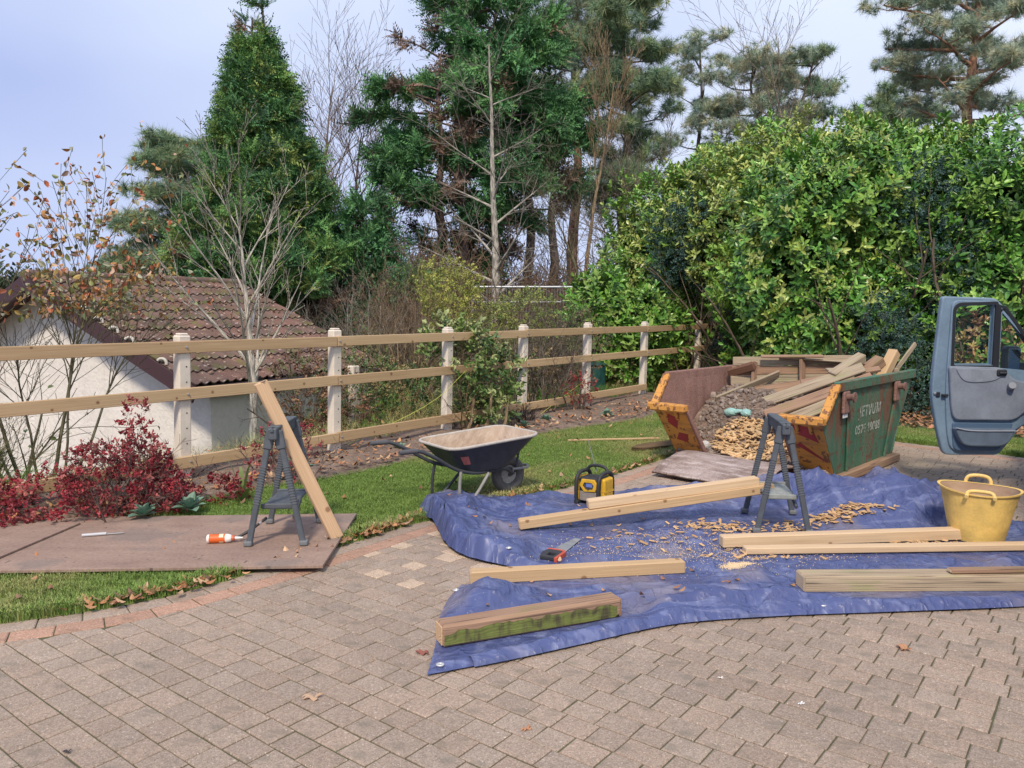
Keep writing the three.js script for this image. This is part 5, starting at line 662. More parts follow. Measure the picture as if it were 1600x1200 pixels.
  { const q = p(1572, 602); const g = cyl(0.034, 0.028, 0.07, 20); g.rotateX(Math.PI / 2 - 0.35); g.rotateY(-0.3); g.translate(q[0], q[1], 0); const w = put('window_winder', g, M({ c: [0.2, 0.215, 0.25], roughness: 0.5 }), 0.1); }
  put('lower_panel', extrude(rnd(P([[1488, 659], [1584, 660], [1576, 684], [1562, 704], [1492, 704]]), 6, [0.03, 0.03, 0.05, 0.04, 0.06]), 0.02, 0.008), M({ c: [0.075, 0.13, 0.21], roughness: 0.5 }), 0.05);
  put('door_pocket', extrude(rnd(P([[1487, 667], [1582, 668], [1572, 690], [1558, 696], [1504, 695], [1494, 684]]), 6, [0.02, 0.02, 0.06, 0.05, 0.08, 0.06]), 0.075, 0.012), M({ c: [0.13, 0.175, 0.24], roughness: 0.55, map: rep(T.dusty, 2) }), 0.085);
  { const a = p(1487, 666), b = p(1508, 670), c = p(1581, 671); obj('pocket_cord', tube(smoothPts([[a[0], a[1], 0.13], [b[0], b[1], 0.127], [c[0], c[1], 0.127]], 14), 0.006, 6), M({ c: [0.32, 0.35, 0.4], roughness: 0.5 }), door); }
  { const q = p(1466, 616); obj('door_lock', [mv(cbox(0.035, 0.045, 0.05, 0.006), q[0], q[1], 0.015), mv(cbox(0.05, 0.02, 0.03, 0.004), q[0] + 0.05, q[1] - 0.004, 0.048)], dk, door); const q2 = p(1463, 614); obj('striker', mv(cbox(0.02, 0.018, 0.02, 0.003), q2[0] - 0.012, q2[1], 0.034), steel, door); }
  { const q = p(1592, 566); const m = obj('mirror', mv(rbox(0.14, 0.27, 0.1, 0.035, 4), q[0] + 0.035, q[1], -0.16), dk, door); obj('mirror_glass', mv(rbox(0.105, 0.22, 0.006, 0.002, 2), q[0] + 0.035, q[1], -0.108), M({ c: [0.5, 0.55, 0.6], metalness: 1, roughness: 0.06 }), m); obj('mirror_arm', bar([q[0] + 0.06, q[1] - 0.03, -0.15], [q[0] + 0.2, q[1] - 0.06, -0.03], 0.04, 0.06, 0.01), dk, m); }
  // body behind the hinge, turned 25 degrees from the line of sight
  const V0 = new THREE.Group(); V0.name = 'body'; V0.position.set(4.76, 0, -6.7); V0.rotation.y = -25 * Math.PI / 180; S.add(V0);       // local -z is forwards, +x across the van
  const side = [[-0.02, 0.42], [0.05, 0.75], [0.85, 0.78], [1.02, 0.95], [0.95, 1.12], [0.1, 1.2], [-0.75, 2.0], [-1.1, 2.15], [-4.3, 2.2], [-4.35, 0.5], [-3.5, 0.42]];
  { const g = extrude(side, 1.9, 0.06); g.rotateY(Math.PI / 2); g.translate(0.98, 0, 0); obj('body_shell', g, paint, V0); }
  for (const z of [-0.62, 3.05]) for (const x of [0.12, 1.84]) { const g = std(new THREE.TorusGeometry(0.24, 0.09, 12, 28)); g.rotateY(Math.PI / 2); g.translate(x, 0.33, z); const t = obj('tyre', g, dk, V0); const h = cyl(0.2, 0.2, 0.1, 20); h.rotateZ(Math.PI / 2); h.translate(x, 0.33, z); obj('wheel_disc', h, M({ c: [0.4, 0.4, 0.4], roughness: 0.5 }), t); }
  { const g = extrude([[0.16, 1.24], [-0.68, 1.98], [-0.66, 2.0], [0.18, 1.26]], 1.6, 0.004); g.rotateY(Math.PI / 2); g.translate(0.98, 0.03, -0.03); obj('windscreen', g, dk, V0); }
}

// ================================================================= LAUREL HEDGE AND DARK SHRUBS
const LAUREL = [[0.076, 0.167, 0.046], [0.068, 0.189, 0.034], [0.091, 0.234, 0.038], [0.129, 0.302, 0.048], [0.181, 0.355, 0.06], [0.258, 0.423, 0.083]], YELLOW = [[0.132, 0.24, 0.048], [0.192, 0.312, 0.06], [0.288, 0.372, 0.072], [0.336, 0.396, 0.108], [0.396, 0.444, 0.12]], HOLLY = [[0.037, 0.093, 0.071], [0.051, 0.119, 0.093], [0.076, 0.145, 0.119], [0.034, 0.076, 0.051]];
const plant = (name, label, cat, x, z, group) => thing(name, label, cat, [x, groundY(x, z) + 0.03, z], 0, group);
function stems(R, T0, n, spread, h, r, mt, o = {}) { const w = new Wood(); for (let i = 0; i < n; i++) { const a = R() * 6.28, k = R(); w.grow(R, [Math.cos(a) * (o.base ?? 0.2) * k, 0, Math.sin(a) * (o.base ?? 0.2) * k], [Math.cos(a) * spread * (0.3 + k), 1, Math.sin(a) * spread * (0.3 + k)], h * (0.6 + 0.5 * R()), r * (0.7 + 0.6 * R()), { wob: o.wob ?? 0.18, lv: o.lv ?? 1, kids: o.kids ?? [5, 3], spread: o.sp ?? [0.6, 0.6], ratio: [0.5, 0.5], step: o.step ?? 0.2, rmin: o.rmin ?? 0.003, seg: 6, from: o.from ?? [0.25, 0.2], lift: o.lift ?? 0 }); } obj('stems', w.geo(), mt, T0); return w; }
{
  const mk = (name, label, x, z, blobs, dens, size, pal, seed, o = {}) => { const S = plant(name, label, 'shrub', x, z, o.group), R = rng(seed); stems(R, S, o.stems ?? 9, 0.5, o.sh ?? 2.6, 0.035, BK.brown, { base: o.base ?? 0.9, lv: 1, kids: [6] }); inst('foliage', o.geo || SHOOT, o.mat || glossMat, crown(R, blobs, dens, size, pal, { seed, inner: 0.4, freq: 3.0, amp: 1.5, ...o }), S); return S; };
  mk('laurel_shrub', 'yellow green laurel bush beyond the far end of the fence', 3.55, -17.3, [[-0.7, 1.1, 0, 1.1, 1.3, 1.0], [0.1, 2.2, 0.1, 1.3, 1.5, 1.1], [1.0, 3.1, -0.2, 1.3, 1.6, 1.2], [-0.3, 2.7, 0, 1.0, 1.3, 0.9], [1.9, 2.4, 0, 1.2, 1.8, 1.0], [-1.2, 0.8, 0.2, 0.7, 0.9, 0.6], [1.7, 3.9, -0.2, 1.1, 1.2, 1.0]], 100, 0.118, [...LAUREL.slice(3, 6), ...YELLOW], 101, { sh: 3 });
  mk('laurel_shrub', 'tall broad green laurel rising behind the skip', 5.6, -13.7, [[-0.75, 1.9, 0.2, 1.15, 1.8, 0.9], [0.1, 2.5, 0, 1.5, 1.75, 1.1], [1.2, 2.6, 0.1, 1.5, 1.8, 1.1], [-0.6, 3.0, -0.1, 0.9, 0.9, 0.9], [0.5, 1.2, 0.7, 1.5, 1.2, 0.8], [-0.5, 0.9, 0.6, 0.95, 0.9, 0.7], [1.7, 1.3, 0.9, 1.3, 1.3, 0.8], [0.9, 3.4, 0.1, 1.1, 1.0, 0.9]], 100, 0.118, [...LAUREL, ...LAUREL.slice(3), ...YELLOW.slice(1, 4)], 103, { sh: 3.2, base: 1.4 });
  mk('laurel_shrub', 'dense green laurel behind the open van door', 8.1, -12.4, [[0, 1.8, 0, 1.5, 2.0, 1.0], [1.5, 2.2, 0.5, 1.6, 2.1, 1.1], [-0.9, 1.1, 0.2, 1.1, 1.2, 0.8], [0.6, 0.9, 0.7, 1.4, 1.0, 0.7], [-0.5, 2.8, -0.1, 1.1, 1.2, 0.9], [3.2, 2.2, 1.5, 1.6, 2.2, 1.2], [0.7, 3.1, 0, 1.2, 1.0, 0.9]], 100, 0.118, LAUREL, 105, { sh: 2.8, base: 1.5 });
  mk('yellow_laurel', 'pale yellow topped laurel rising behind the green one', 5.7, -16.0, [[0, 3.75, 0, 1.5, 1.2, 1.0], [1.6, 4.0, 0.2, 1.4, 1.15, 1.0], [-1.3, 3.0, 0.1, 1.0, 1.15, 0.9], [2.7, 3.7, 0.3, 1.0, 1.0, 0.9]], 100, 0.118, [LAUREL[4], LAUREL[5], ...YELLOW, ...YELLOW.slice(2)], 107, { sh: 3.4, base: 1.6, stems: 14 });
  mk('dark_evergreen', 'round dark blue green evergreen on a slanting stem before the yellow laurel', 3.55, -15.95, [[0.0, 3.1, 0, 0.62, 0.75, 0.55], [-0.35, 2.6, 0.1, 0.45, 0.5, 0.4], [0.45, 2.3, 0.1, 0.4, 0.4, 0.4]], 150, 0.1, HOLLY, 109, { geo: TWIG, mat: leafMat, base: 0.3, stems: 5, sh: 2.6 });
  mk('dark_evergreen', 'tall dark blue green evergreen growing between the two green laurels', 6.75, -12.2, [[0, 2.7, 0, 0.6, 0.95, 0.5], [0.1, 1.9, 0.1, 0.45, 0.7, 0.4], [-0.4, 3.3, -0.2, 0.5, 0.5, 0.4]], 120, 0.1, HOLLY, 111, { geo: TWIG, mat: leafMat, base: 0.3, stems: 5, sh: 2.4 });
  mk('dark_evergreen', 'low grey green evergreen right behind the far skip corner', 5.75, -11.75, [[0, 0.75, 0, 0.55, 0.8, 0.45], [0.35, 0.45, 0.1, 0.5, 0.5, 0.4], [-0.2, 1.3, 0, 0.35, 0.45, 0.3]], 150, 0.09, [...HOLLY, [0.07, 0.11, 0.09]], 113, { geo: TWIG, mat: leafMat, base: 0.3, stems: 6, sh: 1.1 });
  mk('twiggy_conifer', 'dark twiggy evergreen tangled round the last fence post', 4.65, -14.9, [[0, 0.8, 0, 0.75, 0.8, 0.6], [-0.3, 1.5, 0, 0.45, 0.7, 0.4], [0.8, 0.7, 0.3, 0.7, 0.7, 0.5]], 95, 0.11, [...HOLLY, [0.05, 0.08, 0.03], [0.14, 0.10, 0.06]], 115, { geo: SPRAY, mat: needleMat, base: 0.5, stems: 16, sh: 1.9 });
  mk('browned_laurel', 'patch of laurel with dead orange brown leaves seen through the door window', 6.95, -11.55, [[0, 1.05, 0, 0.45, 0.4, 0.3], [0.3, 0.7, 0.1, 0.4, 0.4, 0.3], [-0.25, 0.75, 0.1, 0.25, 0.3, 0.22]], 70, 0.115, [[0.42, 0.22, 0.09], [0.50, 0.30, 0.14], [0.32, 0.16, 0.07], [0.12, 0.2, 0.04], [0.45, 0.33, 0.12]], 117, { base: 0.3, stems: 5, sh: 1.2 });
  mk('bright_laurel', 'fresh bright green laurel just behind the fence beside the water butt', 2.1, -14.9, [[0, 0.7, 0, 0.75, 0.75, 0.55], [-0.4, 1.5, 0, 0.65, 0.75, 0.5], [0.4, 1.3, 0, 0.6, 0.7, 0.5]], 85, 0.13, [[0.13, 0.30, 0.04], [0.18, 0.34, 0.06], [0.09, 0.22, 0.03], [0.24, 0.36, 0.08]], 119, { base: 0.4, stems: 6, sh: 1.5 });
}

// ================================================================= TREES BEHIND
// conifer with whorled limbs carrying sprays; R(y) is the reach at height y
function conifer(name, label, x, z, h, reach, o) {
  const S = plant(name, label, 'tree', x, z, o.group), R = rng(o.seed), w = new Wood(), L = [], tops = o.tops || [[0, 0]];
  tops.forEach(([tx, tz, th = 1], ti) => { const pts = []; for (let i = 0; i <= 12; i++) { const k = i / 12; pts.push([tx * sst(0, 0.25, k) + 0.08 * Math.sin(i * 1.7 + ti), h * th * k, tz * sst(0, 0.25, k) + 0.08 * Math.cos(i * 2.1)]); } w.limb(pts, o.r || 0.22, 0.02, 8); });
  const n = o.limbs; for (let i = 0; i < n; i++) {
    const k = (i + R()) / n, y = mix(o.y0, h * 0.99, Math.pow(k, 0.9)), t = tops[Math.floor(R() * tops.length)]; if (y > h * (t[2] || 1)) continue; const a = R() * 6.28, lu = 0.62 + 0.6 * fbm(Math.cos(a) * 1.6 + 4, y * 0.55 + Math.sin(a) * 1.6, o.seed, 3), len = reach(y) * lu * (0.7 + 0.3 * R()) * (o.rs ?? 0.72); if (len < 0.15) continue;
    const el = o.el ? o.el(y) : 0.25, d = [Math.cos(a), el + (R() - 0.5) * 0.3, Math.sin(a)], m = Math.max(3, Math.round(len / 0.35)), pts = []; let p = [t[0], y, t[1]]; pts.push(p); let dy = d[1]; for (let q = 1; q <= m; q++) { dy += (o.droop ?? -0.04) + (R() - 0.5) * 0.12; p = [p[0] + d[0] * len / m + (R() - 0.5) * 0.05, p[1] + dy * len / m, p[2] + d[2] * len / m + (R() - 0.5) * 0.05]; pts.push(p); } w.limb(pts, 0.03 + 0.02 * len / 3, 0.008, 4);
    const dead = y < (o.deadBelow || -9) ? R() < 0.6 : R() < (o.dead || 0); const ns = Math.max(2, Math.round(len * o.sprays * (dead ? 0.35 : 1))); for (let q = 0; q < ns; q++) { const f = mix(o.inner ?? 0.3, 1.02, Math.pow(R(), 0.75)), fi = Math.min(m - 0.01, f * m), i0 = Math.floor(fi), u = fi - i0, A = pts[i0], B = pts[Math.min(m, i0 + 1)], off = 0.32 * (1.1 - f * 0.6); const dd = V(d[0] * 0.9 + (R() - 0.5) * 1.3, (o.tip ?? 0.3) + (R() - 0.5) * 0.9, d[2] * 0.9 + (R() - 0.5) * 1.3).normalize(); const c = dead ? o.deadPal[Math.floor(R() * o.deadPal.length)] : o.pal[Math.floor(R() * o.pal.length)]; L.push([mix(A[0], B[0], u) + (R() - 0.5) * off, mix(A[1], B[1], u) + (R() - 0.5) * off, mix(A[2], B[2], u) + (R() - 0.5) * off, qTo(dd, R() * 6.28), o.size * (0.6 + 0.7 * R()), mul3(c, 0.7 + 0.6 * R())]); }
  }
  obj('trunk', w.geo(), o.bark || BK.brown, S); inst('foliage', o.geo || SPRAY, needleMat, L, S); return S;
}
const CYP = [[0.072, 0.190, 0.067], [0.109, 0.254, 0.077], [0.145, 0.289, 0.072], [0.061, 0.145, 0.072], [0.241, 0.314, 0.084]], THU = [[0.070, 0.202, 0.072], [0.105, 0.267, 0.090], [0.154, 0.345, 0.108], [0.062, 0.156, 0.063]], DEAD = [[0.210, 0.140, 0.098], [0.280, 0.168, 0.119], [0.168, 0.112, 0.084]];
conifer('cypress_tree', 'dense pointed green cypress standing behind the tiled house', -6.9, -22, 10.0, (y) => y < 1.6 ? 2.9 : Math.max(0.16, mix(2.9, -0.1, Math.pow((y - 1.6) / 8.2, 0.82))), { seed: 201, rs: 1.0, limbs: 520, y0: 0.4, sprays: 11, size: 0.5, pal: CYP, deadPal: DEAD, dead: 0.05, el: () => 0.45, droop: 0.0, tip: 0.55, inner: 0.25, tops: [[-0.14, 0, 0.95], [0.16, 0, 1]] });
conifer('cypress_tree', 'huge dark thuja with several trunks in the middle of the wood', -1.3, -26, 13.6, (y) => y < 4.5 ? 1.6 : y < 8.5 ? mix(2.9, 3.7, (y - 4.5) / 4) : mix(3.7, 0.8, (y - 8.5) / 5.1), { seed: 203, rs: 0.8, limbs: 230, y0: 2.6, sprays: 8, size: 0.6, pal: THU, deadPal: DEAD, dead: 0.10, deadBelow: 4.6, el: () => 0.2, droop: -0.05, tip: 0.1, r: 0.26, tops: [[-1.0, 0.3, 0.72], [-0.3, 0, 1], [0.7, -0.2, 0.9]], bark: BK.maroon });
conifer('cypress_tree', 'dark thuja pressed against the huge one, beside the birch', 0.9, -27.5, 11.5, (y) => y < 5 ? 1.5 : mix(2.7, 1.2, (y - 5) / 8.4), { seed: 205, limbs: 90, y0: 4.6, sprays: 7, size: 0.6, pal: THU, deadPal: DEAD, dead: 0.2, deadBelow: 6.0, el: () => 0.2, droop: -0.02, tip: 0.35, r: 0.22, tops: [[-0.3, 0, 1], [0.5, 0.2, 0.85]], bark: BK.maroon });
conifer('small_conifer', 'low spreading green conifer between the cypress and the thuja', -4.2, -22.5, 4.7, (y) => mix(2.0, 0.7, y / 4.7), { seed: 207, limbs: 90, y0: 0.3, sprays: 6.5, size: 0.6, pal: THU, deadPal: DEAD, dead: 0.05, el: () => 0.1, droop: -0.04, tip: 0.2 });
conifer('small_conifer', 'bushy green conifer at the foot of the thuja', -2.6, -21.0, 2.6, (y) => mix(1.5, 0.5, y / 2.6), { seed: 209, limbs: 60, y0: 0.2, sprays: 6.5, size: 0.55, pal: CYP, deadPal: DEAD, dead: 0.05, el: () => 0.2, droop: -0.03, tip: 0.3 });

function pine(name, label, x, z, h, y0, reach, o) {
  const S = plant(name, label, 'tree', x, z, o.group), R = rng(o.seed), w = new Wood(), L = [], pts = []; for (let i = 0; i <= 12; i++) { const k = i / 12; pts.push([(o.lean || 0) * k + (o.wav ?? 0.12) * Math.sin(i * 1.1 + o.seed), h * k, (o.wav ?? 0.12) * Math.cos(i * 1.5)]); } w.limb(pts, o.r, 0.04, 10);
  const at = (y) => { const k = clamp(y / h) * 12, i = Math.min(11, Math.floor(k)), u = k - i; return [mix(pts[i][0], pts[i + 1][0], u), y, mix(pts[i][2], pts[i + 1][2], u)]; };
  const pad = (c, r, n) => { for (let i = 0; i < n; i++) { const d = rdir(R), k = Math.pow(R(), 0.45); const nd = V(d.x * 0.8, Math.abs(d.y) * 0.7 + 0.45, d.z * 0.8).normalize(); const cc = o.pal[Math.floor(R() * o.pal.length)]; L.push([c[0] + d.x * r * k, c[1] + d.y * r * 0.5 * k, c[2] + d.z * r * k, qTo(nd, R() * 6), o.size * (0.6 + 0.7 * R()), mul3(cc, 0.7 + 0.6 * R())]); } };
  for (let i = 0; i < o.limbs; i++) {
    const k = (i + R() * 0.9) / o.limbs, y = mix(y0, h * 0.98, k), a = o.az ? o.az[i % o.az.length] + (R() - 0.5) * 0.5 : i * 2.4 + R(), len = reach(y) * (0.6 + 0.55 * R()) * (o.rs ?? 0.8), p0 = at(y), m = 6, q = [p0]; let p = p0, dy = 0.15 + (R() - 0.4) * 0.5, az = a; for (let j = 1; j <= m; j++) { dy += (R() - 0.45) * 0.25; az += (R() - 0.5) * 0.45; p = [p[0] + Math.cos(az) * len / m, p[1] + dy * len / m, p[2] + Math.sin(az) * len / m]; q.push(p); } w.limb(q, (o.lr ?? 0.06) * (0.6 + 0.4 * len / 3), 0.015, 5);
    const np = Math.max(1, Math.round(len * (o.pads ?? 1.3))); for (let j = 0; j < np; j++) { const f = mix(o.inner ?? 0.45, 1, np > 1 ? j / (np - 1) : 1), qi = q[Math.round(f * m)], side = [qi[0] + (R() - 0.5) * len * 0.45, qi[1] + 0.1 + (R() - 0.3) * 0.4, qi[2] + (R() - 0.5) * len * 0.45]; w.limb([qi, [mix(qi[0], side[0], 0.5), mix(qi[1], side[1], 0.4) - 0.05, mix(qi[2], side[2], 0.5)], side], 0.022, 0.008, 4); pad(side, (o.pr ?? 0.55) * (0.7 + 0.6 * R()), Math.round((o.pn ?? 34) * (0.7 + 0.6 * R()))); }
  }
  pad(at(h * 0.985), o.pr ?? 0.55, o.pn ?? 34); obj('trunk', w.geo(), o.bark || BK.red, S); inst('foliage', NEEDLES, needleMat, L, S); return S;
}
const PIN = [[0.185, 0.292, 0.169], [0.246, 0.352, 0.185], [0.154, 0.246, 0.169], [0.339, 0.385, 0.185]], PING = [[0.299, 0.400, 0.299], [0.400, 0.479, 0.341], [0.240, 0.341, 0.278], [0.518, 0.498, 0.319]];
pine('pine_tree', 'rounded bluish pine behind the cypress and the house roof', -14.8, -35, 8.9, 2.6, (y) => mix(3.3, 1.4, (y - 2.6) / 6.3), { seed: 211, r: 0.3, limbs: 34, size: 0.42, pal: PIN, pr: 0.75, pn: 40, bark: BK.brown });
pine('pine_tree', 'tall dense pine beside the thuja with stacked needle pads', 4.2, -30, 13.2, 4.6, (y) => 2.3, { seed: 213, r: 0.26, limbs: 30, size: 0.4, pal: PIN, pr: 0.66, pn: 40, bark: BK.brown });
pine('pine_tree', 'tall pine crown leaning over the top of the thuja', 2.6, -33, 15.5, 10, (y) => 2.4, { seed: 215, r: 0.3, limbs: 18, size: 0.44, pal: PING, pr: 0.75, pn: 34, bark: BK.red });
pine('pine_tree', 'slender wispy pine rising over the yellow laurel', 8.8, -38, 14.2, 5.5, (y) => 1.5, { seed: 217, r: 0.17, limbs: 22, size: 0.34, pal: PING, pr: 0.55, pn: 32, bark: BK.dark });
pine('pine_tree', 'broad wispy pine with bent trunk behind the green laurel', 11.0, -36, 12.8, 7.2, (y) => mix(2.7, 1.8, (y - 7) / 7), { seed: 219, r: 0.2, limbs: 22, size: 0.36, pal: PING, pr: 0.62, pn: 36, bark: BK.dark, wav: 0.35 });
pine('pine_tree', 'wispy pine standing close behind the broad one', 13.4, -37, 13.2, 7.2, (y) => mix(2.3, 1.3, (y - 7) / 7), { seed: 221, r: 0.2, limbs: 18, size: 0.36, pal: PIN, pr: 0.62, pn: 36, bark: BK.dark, wav: 0.3 });
pine('pine_tree', 'large open Scots pine with a bare orange trunk and long limbs', 13.8, -24, 13.2, 6.9, (y) => y < 8 ? 2.6 : mix(3.5, 2.4, (y - 8) / 5), { seed: 223, r: 0.27, limbs: 30, size: 0.28, pal: PING, pr: 0.38, pn: 22, pads: 2.4, inner: 0.35, bark: BK.red, lr: 0.09, lean: -0.3, az: [3.1, 0.2, 2.4, 5.4, 3.6, 1.2, 4.4] });
pine('pine_tree', 'low dark pine top showing over the laurel crest', 15.8, -34, 10.4, 6.5, (y) => 2.4, { seed: 225, r: 0.2, limbs: 12, size: 0.42, pal: PIN, pr: 0.7, pn: 36, bark: BK.dark });

function bare(name, label, x, z, h, r, mt, o) { const S = plant(name, label, 'tree', x, z), R = rng(o.seed), w = new Wood(); w.grow(R, [0, -0.1, 0], [o.lean || 0.02, 1, 0], h, r, { wob: 0.1, step: 0.4, taper: 0.12, lift: 0.25, ...o }); obj('trunk', w.geo(), mt, S); return [S, w, R]; }
bare('birch_tree', 'bare pale trunked birch standing before the thuja', -0.5, -18, 7.7, 0.125, BK.grey, { seed: 231, lv: 3, kids: [20, 7, 5], spread: [1.1, 0.7, 0.7], ratio: [0.25, 0.5, 0.5], from: [0.16, 0.2, 0.2], rmin: 0.004, seg: 10, wob: 0.1, lift: 0.12, rr: 0.5 });
bare('bare_tree', 'fine twigged leafless tree rising beside the cypress tip', -7.4, -32, 10.4, 0.14, BK.twig, { seed: 233, lv: 3, kids: [16, 8, 6], spread: [0.7, 0.6, 0.6], ratio: [0.4, 0.5, 0.5], from: [0.35, 0.15, 0.15], rmin: 0.007 });
bare('bare_tree', 'dense reddish brown leafless tree between the two conifers', -5.4, -27, 7.6, 0.13, BK.maroon, { seed: 235, lv: 3, kids: [20, 10, 8], spread: [0.8, 0.6, 0.6], ratio: [0.4, 0.5, 0.5], from: [0.15, 0.15, 0.15], rmin: 0.007 });
bare('bare_tree', 'tall bare dead tree with tan twigs between thuja and pine', 2.3, -26.5, 9.2, 0.1, BK.tan, { seed: 237, lv: 3, kids: [9, 8, 6], spread: [0.5, 0.45, 0.5], ratio: [0.26, 0.5, 0.5], from: [0.62, 0.1, 0.1], rmin: 0.008, lift: 0.4 });
bare('bare_tree', 'leafless grey tree standing over the laurel beside the broad pine', 11.9, -33, 12.2, 0.14, BK.twig, { seed: 239, lv: 3, kids: [14, 7, 5], spread: [0.7, 0.6, 0.6], ratio: [0.36, 0.5, 0.5], from: [0.4, 0.15, 0.15], rmin: 0.008 });
bare('bare_tree', 'small crooked leafless tree before the tall dense pine', 4.2, -24, 6.4, 0.11, BK.twig, { seed: 241, lv: 3, kids: [13, 8, 6], spread: [0.8, 0.7, 0.6], ratio: [0.42, 0.5, 0.5], from: [0.3, 0.15, 0.15], rmin: 0.006, wob: 0.3 });
bare('bare_tree', 'thin leafless tree between the thuja trunks and the pine', 2.3, -22, 5.2, 0.06, BK.olive, { seed: 243, lv: 3, kids: [14, 7, 5], spread: [0.7, 0.7, 0.6], ratio: [0.4, 0.5, 0.5], from: [0.2, 0.15, 0.15], rmin: 0.005, wob: 0.2 });
// young bare tree right behind the fence
bare('young_tree', 'young bare pale barked tree just behind the fence before the tiled roof', -3.12, -9.4, 3.3, 0.058, BK.pale, { seed: 245, lv: 3, kids: [15, 5, 4], spread: [0.72, 0.5, 0.5], ratio: [0.58, 0.5, 0.45], from: [0.26, 0.25, 0.2], rmin: 0.0035, seg: 10, lift: 0.22, rr: 0.66, step: 0.22, wob: 0.1, lean: -0.02, cone: 0.9 });
{ // multi-stemmed shrub with the last autumn leaves
  const S = plant('autumn_shrub', 'many stemmed shrub with sparse orange and green leaves before the white wall', 'shrub', -4.3, -7.15), R = rng(251), w = stems(R, S, 8, 0.46, 2.25, 0.016, BK.olive, { base: 0.28, from: [0.6, 0.15], lv: 2, kids: [11, 9], wob: 0.2, sp: [0.6, 0.6], lift: 0.1, rmin: 0.0025, step: 0.22 });
  const L = [], pal = [[0.42, 0.20, 0.06], [0.36, 0.25, 0.08], [0.20, 0.22, 0.07], [0.45, 0.14, 0.06], [0.24, 0.27, 0.12], [0.5, 0.32, 0.22], [0.30, 0.30, 0.2]]; for (const [p, d] of w.tips) { if (p[1] < 1.8) continue; for (let rep2 = 0; rep2 < 2; rep2++) { const q = V(R() - 0.5, -0.3 + (R() - 0.5), R() - 0.5).normalize(); L.push([p[0] + (R() - 0.5) * 0.05, p[1] + (R() - 0.5) * 0.05, p[2] + (R() - 0.5) * 0.05, qTo(q, R() * 6), 0.035 + 0.04 * R(), mul3(pal[Math.floor(R() * pal.length)], 0.7 + 0.6 * R())]); } } inst('leaves', ONELEAF, leafMat, L, S);
}
{ const S = plant('leaning_shrub', 'bare dark branched shrub crossing the white gable wall', 'shrub', -5.3, -7.6), R = rng(253), w = stems(R, S, 5, 0.7, 1.9, 0.02, BK.olive, { base: 0.3, lv: 2, kids: [4, 3], wob: 0.28, rmin: 0.003 }); const L = []; for (const [p] of w.tips) if (R() < 0.16) L.push([p[0], p[1], p[2], qTo(rdir(R), 0), 0.05 + 0.05 * R(), [0.10 + 0.1 * R(), 0.17, 0.05]]); inst('leaves', ONELEAF, leafMat, L, S); }

// ================================================================= SHRUBS ALONG THE FENCE
const leafy = (name, label, x, z, blobs, dens, size, pal, seed, o = {}) => { const S = plant(name, label, 'shrub', x, z), R = rng(seed); stems(R, S, o.stems ?? 8, o.spread ?? 0.5, o.sh ?? 1.2, o.sr ?? 0.014, o.bark || BK.twig, { base: o.base ?? 0.25, lv: 2, kids: o.kids ?? [5, 4], wob: 0.25, rmin: 0.002, step: 0.15 }); inst('foliage', o.geo || TWIG, leafMat, crown(R, blobs, dens, size, pal, { seed, inner: 0.35, ...o }), S); return S; };
leafy('climbing_shrub', 'leafy green shrub growing through the fence over a concrete post', -0.62, -9.95, [[0, 0.95, 0, 0.45, 0.4, 0.35], [0.35, 0.75, 0.05, 0.35, 0.35, 0.3], [-0.2, 1.2, -0.05, 0.28, 0.25, 0.25], [0.3, 0.3, 0, 0.3, 0.25, 0.25]], 60, 0.17, [[0.10, 0.18, 0.04], [0.16, 0.24, 0.06], [0.07, 0.13, 0.035], [0.26, 0.30, 0.12], [0.30, 0.34, 0.14]], 261, { sh: 1.2, bark: BK.tan, jit: 0.6, stems: 9 });
{ const S = plant('pruned_trunk', 'three pale pruned stems at the foot of the climbing shrub', 'shrub', -0.35, -9.72), w = new Wood(); for (const [a, b, c] of [[-0.22, -0.12, 0.5], [0.0, 0.1, 0.55], [0.2, 0.3, 0.42]]) w.limb([[a, 0, 0], [mix(a, b, 0.5) + 0.02, c * 0.5, 0.03], [b, c, 0.02]], 0.024, 0.018, 8); obj('stems', w.geo(), BK.tan, S); }
leafy('rounded_shrub', 'round yellow green shrub on tall stems behind the fence', -1.05, -13.2, [[0, 1.95, 0, 0.5, 0.45, 0.42], [0.1, 1.6, 0, 0.45, 0.4, 0.38]], 190, 0.085, [[0.34, 0.36, 0.07], [0.44, 0.43, 0.11], [0.25, 0.29, 0.06]], 263, { sh: 1.6 });
leafy('rounded_shrub', 'second yellow green shrub merging into brown twigs before the wire fence', 0.25, -13.7, [[0, 1.5, 0, 0.55, 0.42, 0.42], [-0.5, 1.2, 0, 0.45, 0.55, 0.4]], 150, 0.085, [[0.28, 0.33, 0.08], [0.36, 0.38, 0.11], [0.18, 0.25, 0.07]], 265, { sh: 1.5 });
leafy('brown_shrub', 'mass of fine brown twigs behind the fence posts', 1.0, -13.3, [[0, 0.9, 0, 0.6, 0.65, 0.4]], 70, 0.08, [[0.16, 0.17, 0.06], [0.22, 0.15, 0.08]], 267, { stems: 24, sh: 1.35, base: 0.55, spread: 0.35, kids: [7, 6] });
leafy('brown_shrub', 'brown twiggy shrub tucked against the bottom rail', 0.3, -11.7, [[0, 0.5, 0, 0.5, 0.4, 0.3]], 80, 0.09, [[0.08, 0.12, 0.035], [0.2, 0.14, 0.07], [0.28, 0.2, 0.1]], 269, { stems: 26, sh: 1.0, base: 0.4, spread: 0.5, kids: [6, 5] });
